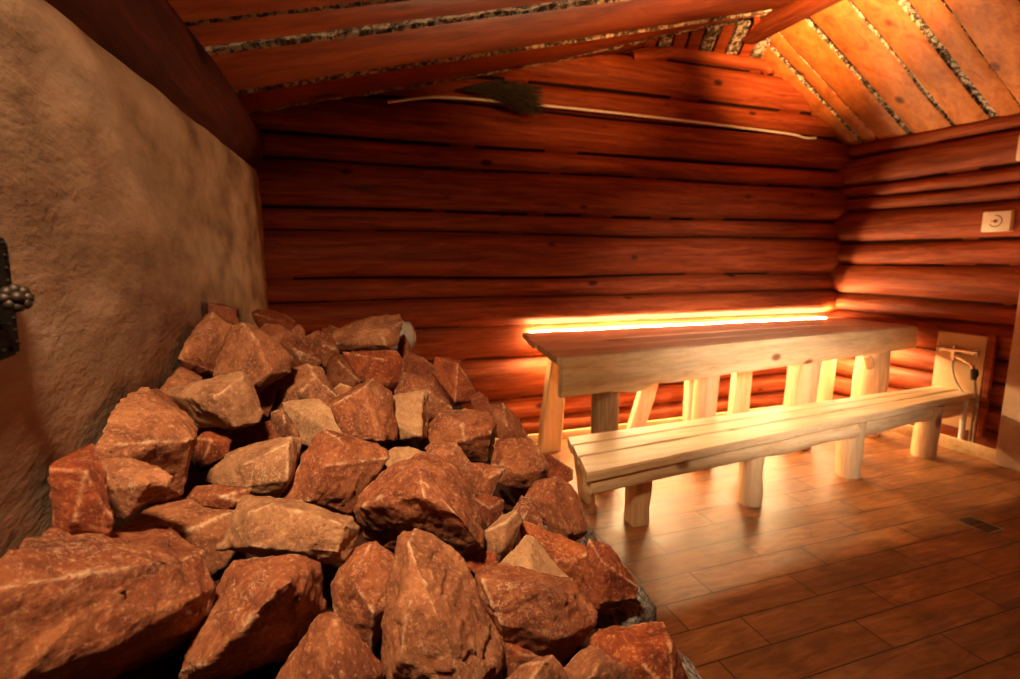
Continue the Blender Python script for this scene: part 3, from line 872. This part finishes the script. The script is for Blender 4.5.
    ('small square tan block with a flat sandy face', (1.0, 1.0, 1.0, 0.85), (0.176, 1.293, 0.844),
     [[-64,13,99],[-43,22,113],[32,-1,126],[46,6,110],[35,-28,11],[15,-43,8],[-38,-38,15],[25,-44,129],[12,-81,33],[-42,-44,55],[-43,46,69],[-27,57,79],[29,39,88],[39,48,75],[31,18,3],[16,8,0],[-22,21,2]]),
    ('brown rock with a sloping shoulder behind the small square tan block', (0.95, 0.95, 0.95, 0.06), (0.237, 1.466, 0.832),
     [[-82,9,92],[-49,40,138],[33,10,129],[74,-52,47],[55,-67,18],[-6,-64,18],[-58,-25,41],[5,-79,106],[-55,49,60],[-28,80,92],[32,58,86],[61,4,27],[49,-4,4],[5,11,0],[-36,28,21]]),
    ('upright red slab with straight sides standing out against the log wall', (1.0, 0.8, 0.7, 0), (0.393, 1.741, 0.794),
     [[-78,14,119],[-58,41,165],[21,13,155],[64,-47,37],[43,-60,25],[-16,-43,4],[-1,-48,157],[-22,-87,34],[-48,54,86],[-32,79,118],[26,58,111],[57,8,25],[43,3,15],[-1,15,0]]),
    ('low red rock behind the smooth-fronted one, next to the upright red slab', (0.72, 0.6, 0.55, 0), (0.274, 1.793, 0.823),
     [[-48,4,123],[-25,13,155],[11,-14,140],[53,-46,105],[38,-47,64],[-46,-18,71],[-31,32,44],[-14,42,67],[13,19,56],[44,-2,30],[33,-3,0],[-29,19,5]]),
    ('narrow red stub poking up under the white and brass fitting', (0.95, 0.95, 0.95, 0.06), (0.248, 1.952, 0.816),
     [[-25,4,190],[1,-2,204],[20,-15,164],[15,-33,96],[-19,-20,103],[-15,25,69],[3,21,79],[17,11,50],[14,0,0],[-11,9,5]]),
    ('rock with a dark three-cornered hollow face and a ringed blotch', (0.95, 0.95, 0.95, 0.06), (0.316, 1.256, 0.767),
     [[-100,27,113],[-66,38,141],[10,23,148],[63,3,138],[74,-14,110],[67,-17,80],[40,-28,12],[7,-24,23],[-27,-35,50],[-103,-15,72],[-30,-72,96],[38,-71,111],[-30,-52,133],[-64,67,76],[20,70,101],[67,41,73],[41,28,0],[-7,30,25]]),
    ("mottled rock at the pile's edge close to the table's slanted end leg", (0.95, 0.95, 0.95, 0.06), (0.507, 1.514, 0.712),
     [[-55,30,131],[-10,15,135],[34,-21,85],[51,-49,37],[22,-57,11],[-36,-35,26],[-46,-7,89],[-21,-50,84],[-28,58,92],[5,47,95],[36,17,59],[50,0,23],[31,2,0],[-12,19,11],[-22,31,61]]),
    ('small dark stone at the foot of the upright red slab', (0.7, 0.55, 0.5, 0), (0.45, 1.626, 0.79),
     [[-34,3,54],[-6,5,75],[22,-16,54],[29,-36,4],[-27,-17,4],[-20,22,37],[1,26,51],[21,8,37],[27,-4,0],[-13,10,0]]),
    ('speckled blunt rock with a dark chipped lower edge, facing the bench end', (0.95, 0.95, 0.95, 0.06), (0.426, 1.157, 0.733),
     [[-80,11,65],[-50,41,120],[21,18,125],[38,-7,106],[66,-32,58],[50,-44,49],[9,-43,21],[-34,-36,22],[-66,-24,32],[-59,-41,88],[-31,-69,70],[33,-59,68],[-46,45,36],[-21,75,74],[32,57,78],[43,35,65],[63,15,30],[50,3,25],[22,8,2],[-9,19,0],[-33,28,7]]),
    ('dark red corner stone behind the speckled blunt rock, towards the bench', (0.85, 0.65, 0.55, 0), (0.561, 1.25, 0.678),
     [[-43,18,88],[-16,10,93],[37,-24,54],[32,-36,31],[-6,-36,14],[-44,-21,29],[-20,38,57],[-1,32,61],[37,4,33],[34,-3,16],[9,3,0],[-19,15,12]]),
    ('flat brown chip between the leaning brown slab and the speckled blunt rock', (0.95, 0.95, 0.95, 0.06), (0.304, 1.058, 0.77),
     [[-44,21,82],[-11,10,84],[39,-18,74],[20,-25,48],[-3,-32,11],[-25,-23,21],[-2,-37,65],[-26,39,55],[-1,31,57],[35,9,51],[22,6,30],[6,6,0],[-10,13,8]]),
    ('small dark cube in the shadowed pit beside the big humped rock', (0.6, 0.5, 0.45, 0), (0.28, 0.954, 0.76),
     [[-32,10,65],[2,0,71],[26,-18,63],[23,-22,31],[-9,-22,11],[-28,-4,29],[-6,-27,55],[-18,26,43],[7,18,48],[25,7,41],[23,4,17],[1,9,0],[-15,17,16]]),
    ('small rock, half sandy and half red, beside the big humped rock', (0.95, 0.98, 1.0, 0.5), (0.276, 0.849, 0.749),
     [[-39,2,62],[-4,7,83],[31,2,97],[34,-7,74],[10,-20,26],[-18,-26,14],[-36,-17,33],[-2,-24,88],[-13,-40,50],[-23,22,41],[5,28,54],[31,25,64],[32,17,48],[14,5,15],[-5,9,0],[-18,16,15]]),
    ('small pointed stone leaning on the chunky two-plane rock', (0.95, 0.95, 0.95, 0.06), (0.353, 0.919, 0.75),
     [[-33,7,54],[-11,11,79],[8,3,67],[21,-22,38],[26,-28,11],[-7,-24,13],[-28,-14,34],[-13,-23,61],[-18,23,34],[0,27,51],[13,21,43],[23,3,22],[26,-2,1],[4,6,0],[-12,14,16]]),
    ("chunky two-plane rock at the pile's floor-side edge, near the bench", (0.95, 0.95, 0.95, 0.06), (0.447, 0.972, 0.683),
     [[-76,20,113],[-53,31,134],[-2,31,146],[14,24,141],[39,4,112],[47,-30,62],[47,-41,43],[33,-45,34],[-16,-32,15],[-53,-10,73],[-17,-8,155],[-35,-46,119],[-10,-71,64],[-40,50,75],[18,64,96],[48,43,72],[51,3,24],[6,15,0]]),
    ('big peaked rock with a smooth light back leaning toward the plaster wall', (1.0, 1.0, 1.0, 0.22), (-0.3, 0.998, 0.882),
     [[-35,-130,130],[-35,-120,150],[-35,-80,167],[-35,-4,188],[-34,99,185],[-24,95,183],[25,62,143],[50,52,132],[64,34,119],[63,11,100],[41,-6,14],[-11,-1,0],[-35,-76,88],[40,-9,157],[18,-72,127],[-15,-74,112],[71,-40,120],[-35,-78,106],[-35,-37,134],[-35,100,144],[-8,132,98],[23,108,80],[8,69,2],[-35,-34,74]]),
    ('triangular faceted rock with an orange top plane before the big peaked one', (1.0, 1.0, 1.0, 0.22), (-0.288, 0.853, 0.923),
     [[-47,10,86],[-42,29,88],[-9,18,89],[39,-5,78],[61,-20,67],[56,-31,56],[18,-28,29],[-2,-29,15],[-20,-17,14],[-23,-10,54],[-9,-29,63],[38,-49,71],[-47,42,58],[-19,50,59],[35,19,43],[0,20,12],[-29,28,0]]),
    ('tall deep red rock pressed flat to the plaster wall above the huge slab', (0.9, 0.68, 0.55, 0), (-0.317, 0.777, 0.937),
     [[-18,-25,111],[-18,-4,113],[5,39,117],[28,3,92],[41,-24,31],[35,-25,13],[-18,-27,19],[-18,-29,79],[20,-28,103],[8,-40,47],[-18,-7,87],[-18,8,88],[-17,78,78],[3,45,61],[13,28,13],[8,27,0],[-18,-9,19],[-18,-10,63]]),
    ('rock with a bright blond top and a coarse brown front overhanging a black gap', (0.95, 0.98, 1.0, 0.5), (-0.235, 1.187, 0.944),
     [[-100,9,86],[-71,38,97],[48,19,120],[63,12,112],[91,-27,38],[81,-43,24],[44,-49,15],[-34,3,14],[-67,19,44],[-98,17,75],[15,-78,94],[44,-84,33],[60,-47,119],[-24,-58,88],[-89,66,53],[22,76,78],[56,37,17],[21,20,0],[-63,70,23]]),
    ('orange slip of rock under the pointed end of the blond-topped rock', (0.95, 0.95, 0.95, 0.06), (-0.319, 1.191, 0.957),
     [[-16,-73,96],[-16,-3,87],[6,23,54],[38,-1,22],[33,-3,2],[-1,12,22],[-16,-57,73],[-16,-40,75],[-16,13,68],[-4,48,39],[19,33,15],[15,31,0],[-10,42,15],[-16,-28,57]]),
    ('small crested rock behind the blond-topped rock, by the plaster', (1.0, 1.0, 1.0, 0.22), (-0.318, 1.284, 1.001),
     [[-17,-106,34],[-17,6,50],[-7,40,61],[41,7,39],[38,-14,11],[-17,-25,7],[5,-6,47],[-17,-63,23],[-17,21,35],[-15,68,38],[22,40,23],[17,33,0],[-17,-1,3]]),
    ('dark red stone in the hollow below the forked-seam rock', (0.72, 0.6, 0.55, 0), (-0.317, 1.447, 0.996),
     [[-18,-100,80],[-17,36,76],[32,17,61],[36,0,23],[9,6,3],[-18,-62,40],[-18,-55,60],[-18,49,56],[15,50,43],[18,40,15],[-2,44,0],[-18,-26,30]]),
    ('small glossy red stone in the dark gap beside the big peaked rock', (1.0, 0.8, 0.65, 0), (-0.253, 1.182, 0.87),
     [[-28,5,64],[2,7,82],[45,-21,60],[38,-32,29],[-15,-26,10],[-28,-10,29],[13,-40,71],[-26,30,43],[-5,34,55],[28,11,40],[22,5,16],[-19,16,0],[-27,21,16]]),
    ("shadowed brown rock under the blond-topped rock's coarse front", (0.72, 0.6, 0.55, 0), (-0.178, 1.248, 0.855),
     [[-69,12,61],[-27,-1,74],[37,-19,91],[71,-50,52],[55,-50,22],[-49,-16,13],[-56,43,37],[-25,34,46],[22,20,59],[48,0,29],[36,1,6],[-42,26,0]]),
    ('narrow dark stone wedged between the pointed boulder and the round-shouldered rock', (0.72, 0.6, 0.55, 0), (-0.167, 1.432, 0.904),
     [[-23,-2,55],[4,3,91],[34,-14,98],[17,-27,37],[1,-27,0],[-24,-16,17],[-20,21,42],[0,27,67],[22,12,73],[10,5,28],[-2,4,0],[-21,13,13]]),
    ('brown rock with an angled crease under the end of the brick-shaped slab', (0.95, 0.95, 0.95, 0.06), (0.025, 0.786, 0.688),
     [[-47,2,115],[-13,26,157],[18,24,166],[53,-5,148],[43,-39,93],[16,-47,78],[4,-51,24],[-30,-34,61],[-45,-16,90],[-19,-44,150],[10,-75,109],[-34,37,76],[-9,61,103],[15,61,109],[41,36,97],[34,4,60],[14,8,42],[4,4,0],[-22,18,28],[-33,26,55]]),
    ("red splinter between the big humped rock and the tall upright's shoulder", (1, 0.8, 0.65, 0), (0.218, 0.836, 0.741),
     [[-57,21,65],[7,-11,46],[32,-19,47],[37,-31,29],[0,-21,10],[-35,3,41],[-38,33,41],[9,8,27],[28,2,29],[32,-5,14],[5,2,0],[-21,18,24]]),
]



def make_rock(i, label, tone, base, loc):
    P = [Vector(p) / 1000 for p in loc]
    bm = bmesh.new()
    for p in P: bm.verts.new(p)
    r = bmesh.ops.convex_hull(bm, input=bm.verts[:])
    junk = [e for e in r['geom_interior'] if isinstance(e, bmesh.types.BMVert)] + [v for v in bm.verts if not v.link_faces]
    bmesh.ops.delete(bm, geom=list(set(junk)), context='VERTS')
    bmesh.ops.recalc_face_normals(bm, faces=bm.faces[:])
    bb = [max(p[k] for p in P) - min(p[k] for p in P) for k in range(3)]
    size = (bb[0] * bb[1] * bb[2]) ** (1 / 3)
    # remember the crisp edges of the broken stone
    segs = []; soft = []
    bm.edges.index_update()
    for e in bm.edges:
        if len(e.link_faces) == 2 and e.calc_face_angle(0) > rad(30):
            if (i * 7 + len(segs) * 3 + e.index) % 7 < 3: segs.append((e.verts[0].co.copy(), e.verts[1].co.copy()))
            else: soft.append(0)
    dist = (Vector(base) - cam.location).length
    L = max(.0034, .0046 * dist)
    for it in range(9):
        es = [e for e in bm.edges if e.calc_length() > L * 1.5]
        if not es: break
        bmesh.ops.subdivide_edges(bm, edges=es, cuts=1)
        bmesh.ops.triangulate(bm, faces=[f for f in bm.faces if len(f.verts) > 3])
    bm.normal_update()
    V = np.array([v.co[:] for v in bm.verts])
    dmin = np.full(len(V), 9.0)
    for a, b in segs:
        a = np.array(a[:]); b = np.array(b[:]); ab = b - a
        t = np.clip(((V - a) @ ab) / max(ab @ ab, 1e-9), 0, 1)
        dmin = np.minimum(dmin, np.linalg.norm(V - (a + t[:, None] * ab), axis=1))
    ew = max(.0028, .0125 * size)
    near = np.clip(1 - dmin / ew, 0, 1)
    off = Vector((i * 13.7, i * 5.1, i * 3.3))
    # bedding direction of this stone: steps and ledges follow it
    rnd = random.Random(i * 77)
    bd = Vector((rnd.uniform(-1, 1), rnd.uniform(-1, 1), rnd.uniform(-1, 1))).normalized()
    rot = bd.to_track_quat('Z', 'Y').to_matrix()
    amp = size * .045
    for k, v in enumerate(bm.verts):
        p = v.co / max(size, .05) * 1.0
        q = p + off
        n1 = mn.noise(q * 2.2)
        ridg = 1 - abs(mn.noise(q * 4.5)) * 2
        fine = mn.fractal(q * 9, .85, 2.1, 6)
        ph = p.dot(bd) * 7 + 1.4 * mn.noise(q * 1.7)
        led = (ph - math.floor(ph)); led = min(1.0, led * 3) - .5
        wq = q * 3.1 + Vector((mn.noise(q * 5), mn.noise(q * 5 + Vector((4, 4, 4))), mn.noise(q * 5 + Vector((8, 1, 2))))) * .45
        chip = mn.cell(rot @ wq)
        d = amp * (.42 * n1 + .12 * ridg + .34 * fine + .34 * chip + .13 * led * (1 if mn.noise(q * 1.1 + Vector((9, 9, 9))) > .0 else 0))
        d -= near[k] * ew * (.9 * max(0, mn.noise(q * 8)))
        v.co += v.normal * d
        if base[0] + v.co.x < XL + .008: v.co.x = XL + .008 - base[0]
    me = bpy.data.meshes.new('rock')
    bm.to_mesh(me)
    at = me.attributes.new('wear', 'FLOAT', 'POINT')
    at.data.foreach_set('value', (near ** .8).astype(np.float32))
    bm.free()
    me.materials.append(ROCK)
    me.polygons.foreach_set('use_smooth', [True] * len(me.polygons))
    o = bpy.data.objects.new('rock', me); COL.objects.link(o)
    o.location = base
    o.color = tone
    return tag(o, label, 'rock', 'red stones heaped on the stove')


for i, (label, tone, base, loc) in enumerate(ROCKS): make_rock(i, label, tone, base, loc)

# ------------------------------------------------------------------ iron hatch on the plaster wall
H = thing('stove_hatch', 'black studded iron hatch on the plaster wall', 'hatch', (XL, .70, 1.26))
bm = bmesh.new()
pl = [(.40, 1.180), (.729, 1.193), (.735, 1.315), (.727, 1.325), (.40, 1.34)]
a = [bm.verts.new((XL + .022, y, z)) for y, z in pl]; b = [bm.verts.new((XL - .003, y + .003, z)) for y, z in pl]
bm.faces.new(a); bm.faces.new(b[::-1])
for i in range(5): bm.faces.new((a[i], b[i], b[(i + 1) % 5], a[(i + 1) % 5]))
bmesh.ops.bevel(bm, geom=[e for e in bm.edges], offset=.004, segments=2, affect='EDGES')
for k in range(9):
    bmesh.ops.create_icosphere(bm, subdivisions=2, radius=.0026, matrix=Matrix.Translation((XL + .0225, .721, 1.207 + k * .0136)))
for k in range(16):
    bmesh.ops.create_icosphere(bm, subdivisions=2, radius=.0026, matrix=Matrix.Translation((XL + .0225, .709 - k * .0145, 1.202)))
for k in range(6):
    add_box(bm, (XL + .02, .685 - k * .03, 1.225), (XL + .028, .705 - k * .03, 1.231), .001)
under(link('hatch_plate', bm, IRON, smooth=True), H)
bm = bmesh.new()
add_tube(bm, [(XL + .015, .672, 1.256), (XL + .034, .673, 1.258), (XL + .044, .675, 1.259)], [.010, .007, .007], 14)
under(link('knob_shaft', bm, BRONZE), H)
bm = bmesh.new()
kc = Vector((XL + .048, .676, 1.259)); kd = Vector((.55, -.80, .22)).normalized()
ku = kd.cross(Vector((0, 0, 1))).normalized(); kv = kd.cross(ku)
for k in range(8):
    an = k * math.pi / 4
    c = kc + (ku * math.cos(an) + kv * math.sin(an)) * .0088
    bmesh.ops.create_uvsphere(bm, u_segments=12, v_segments=8, radius=.0060, matrix=Matrix.Translation(c))
bmesh.ops.create_uvsphere(bm, u_segments=14, v_segments=10, radius=.0062, matrix=Matrix.Translation(kc + kd * .005))
bmesh.ops.create_uvsphere(bm, u_segments=16, v_segments=10, radius=.0095, matrix=Matrix.Translation(kc - kd * .004))
under(link('knob', bm, BRONZE), H)['label'] = 'round bronze flower-shaped knob'

# ------------------------------------------------------------------ white cable and twig broom on the log wall
bm = bmesh.new()
cp = [(.375, 3.352, 2.212), (.58, 3.352, 2.255), (.78, 3.352, 2.274), (1.3, 3.352, 2.28), (2.17, 3.352, 2.276), (3.0, 3.352, 2.262), (3.45, 3.352, 2.250), (3.60, 3.355, 2.234), (3.72, 3.365, 2.243)]
add_tube(bm, smooth_path(cp, 10), .0085, 10)
tag(link('cable', bm, WHITEP), 'white cable running along a seam of the log wall under the roof', 'cable')
bm = bmesh.new()
rnd = random.Random(4)
for k in range(420):
    t = rnd.random()
    s = Vector((.83 + rnd.uniform(0, .16), 3.335 + rnd.uniform(-.015, .015), 2.325 + rnd.uniform(-.006, .006)))
    top, bot = Vector((1.335, 3.32, 2.385)), Vector((1.345, 3.32, 2.205))
    e = top.lerp(bot, t) + Vector((rnd.uniform(-.16, .02), rnd.uniform(-.05, .03), rnd.uniform(-.012, .012)))
    m_ = s.lerp(e, .5) + Vector((0, rnd.uniform(-.02, .01), .018 + rnd.uniform(-.01, .02)))
    add_tube(bm, [s, s.lerp(m_, .6), m_, e], [.0030, .0028, .0024, .0012], 4)
BR = tag(link('twig_broom', bm, TWIG, smooth=False), 'dark bundle of dry twigs tucked over the white cable high on the log wall', 'twig broom')

# ------------------------------------------------------------------ pipe fitting behind the capping slab
PF = thing('pipe_fitting', 'small white and brass pipe fitting behind the flat capping slab', 'pipe fitting', (.355, 2.55, .95))
pc = Vector((.33, 2.55, .925)); ax = Vector((.985, .17, 0)).normalized()
bm = bmesh.new()
add_tube(bm, [pc - ax * .08, pc - ax * .02, pc - ax * .019, pc - ax * .006, pc - ax * .005, pc + ax * .022], [.070, .070, .075, .075, .070, .068], 28)
under(link('collar', bm, plain('white_enamel', (.55, .50, .40), .35, 0, .1, 20, 0)), PF)
bm = bmesh.new()
add_tube(bm, [pc + ax * .020, pc + ax * .030, pc + ax * .036], [.060, .060, .052], 28)
under(link('ring', bm, BRASS), PF)['label'] = 'shiny brass end ring'
bm = bmesh.new()
add_tube(bm, [pc - ax * .05, pc - ax * .05 - Vector((0, 0, .22))], .045, 18)
under(link('pipe', bm, IRON), PF)

# ------------------------------------------------------------------ tap panel, mixer and pipes
bm = bmesh.new(); add_box(bm, (4.084, 2.225, .13), (4.116, 2.525, .785), .006)
TP = thing('tap_panel', 'upright pale wooden panel holding the tap at the bench end', 'panel', (4.14, 2.36, .13))
under(link('panel_board', bm, PANELM), TP)
bm = bmesh.new(); add_box(bm, (4.088, 2.18, .10), (4.116, 2.223, .80), .004)
under(link('edge_strip', bm, LOG_Y), TP)['label'] = 'dark edge strip of the panel'

MX = thing('mixer_tap', 'chrome bath mixer tap with a hand shower hose hanging on the pale panel', 'tap', (4.101, 2.38, .67))
bm = bmesh.new()
add_tube(bm, [(4.066, 2.30, .675), (4.066, 2.45, .672)], .021, 16)
for y in (2.31, 2.44):
    add_tube(bm, [(4.107, y, .673), (4.066, y, .673)], [.026, .016], 14)
add_tube(bm, [(4.066, 2.395, .70), (4.066, 2.395, .64), (4.066, 2.395, .60)], [.018, .02, .013], 14)
under(link('tap_body', bm, CHROME), MX)
for y0, y1 in ((2.45, 2.50), (2.30, 2.25)):
    bm = bmesh.new()
    d = 1 if y1 > y0 else -1
    add_tube(bm, [(4.066, y0, .673), (4.066, y0 + d * .008, .673), (4.066, y1, .673)], [.021, .024, .019], 14)
    for k in range(4):
        a = k * math.pi / 2 + .4
        add_tube(bm, [(4.066, y1 - d * .012, .673), (4.066 + math.cos(a) * .033, y1 - d * .012, .673 + math.sin(a) * .033)], .007, 8)
    under(link('tap_handle', bm, CHROME), MX)
bm = bmesh.new()
add_tube(bm, smooth_path([(4.061, 2.385, .645), (4.041, 2.36, .628), (4.001, 2.27, .610), (3.986, 2.235, .600), (3.983, 2.228, .575)], 5), .012, 12)
under(link('spout', bm, CHROME), MX)
bm = bmesh.new()
hp = [(4.066, 2.395, .60), (4.056, 2.392, .56), (4.041, 2.36, .48), (4.026, 2.30, .41), (4.016, 2.235, .375), (4.011, 2.205, .36), (4.006, 2.185, .30), (4.001, 2.178, .18), (3.999, 2.18, .085), (4.001, 2.19, .055), (4.003, 2.20, .085), (4.007, 2.205, .20), (4.007, 2.20, .36), (3.991, 2.205, .46), (3.986, 2.215, .52)]
add_tube(bm, smooth_path(hp, 7), .0075, 10)
under(link('shower_hose', bm, STEEL), MX)
bm = bmesh.new()
add_tube(bm, [(3.981, 2.216, .575), (3.981, 2.213, .505)], [.020, .016], 14)
add_box(bm, (3.976, 2.20, .525), (4.006, 2.235, .56), .004)
under(link('shower_head', bm, BLACKRUB), MX)

bm = bmesh.new(); add_tube(bm, [(4.0, 2.252, .0), (4.003, 2.252, .13), (4.006, 2.257, .36)], .016, 14)
tag(link('drain_pipe', bm, WHITEP), 'white vertical pipe below the bench end by the tap panel', 'pipe')

# ------------------------------------------------------------------ plates on the side wall
W1 = thing('dial_plate', 'square cream wall plate with a round dial on the side log wall', 'wall plate', (4.14, 2.28, 1.532))
bm = bmesh.new(); add_box(bm, (4.10, 2.199, 1.468), (4.18, 2.358, 1.598), .008)
under(link('plate', bm, CREAM), W1)
bm = bmesh.new()
n = 26; cc = Vector((4.0985, 2.280, 1.535))
ri, ro = [], []
for k in range(n + 1):
    a = rad(-150) + rad(250) * k / n
    ri.append(bm.verts.new(cc + Vector((0, math.cos(a) * -.032, math.sin(a) * .032)))); ro.append(bm.verts.new(cc + Vector((0, math.cos(a) * -.039, math.sin(a) * .039))))
for k in range(n): bm.faces.new((ri[k], ri[k + 1], ro[k + 1], ro[k]))
add_tube(bm, [cc + Vector((.004, 0, 0)), cc - Vector((.003, 0, 0))], .011, 18)
add_box(bm, (4.096, 2.280, 1.533), (4.0985, 2.308, 1.537))
under(link('dial', bm, DIALINK, smooth=False), W1)
W2 = thing('switch_plate', 'plain cream switch plate high on the side log wall, cut by the frame edge', 'wall plate', (4.14, 2.15, 1.96))
bm = bmesh.new(); add_box(bm, (4.10, 2.085, 1.90), (4.18, 2.222, 2.06), .008)
under(link('plate', bm, CREAM), W2)
bm = bmesh.new(); add_box(bm, (4.092, 2.12, 1.935), (4.104, 2.185, 2.025), .004)
under(link('rocker', bm, CREAM), W2)

# ------------------------------------------------------------------ floor drain
DR = thing('floor_drain', 'small square metal drain grate set in the floor tiles', 'drain', (2.96, 1.54, 0))
bm = bmesh.new()
for lo, hi in (((2.895, 1.465), (3.025, 1.477)), ((2.895, 1.603), (3.025, 1.615)), ((2.895, 1.477), (2.907, 1.603)), ((3.013, 1.477), (3.025, 1.603))):
    add_box(bm, (lo[0], lo[1], 0), (hi[0], hi[1], .004), .0008)
under(link('drain_frame', bm, STEEL), DR)
bm = bmesh.new()
for k in range(7):
    x = 2.912 + k * .0155
    for j in range(2):
        add_box(bm, (x, 1.482 + j * .062, .0003), (x + .008, 1.482 + j * .062 + .052, .0035), .0008)
under(link('drain_grate', bm, plain('dull_steel', (.16, .12, .09), .5, .8, .2, 60, 0)), DR)
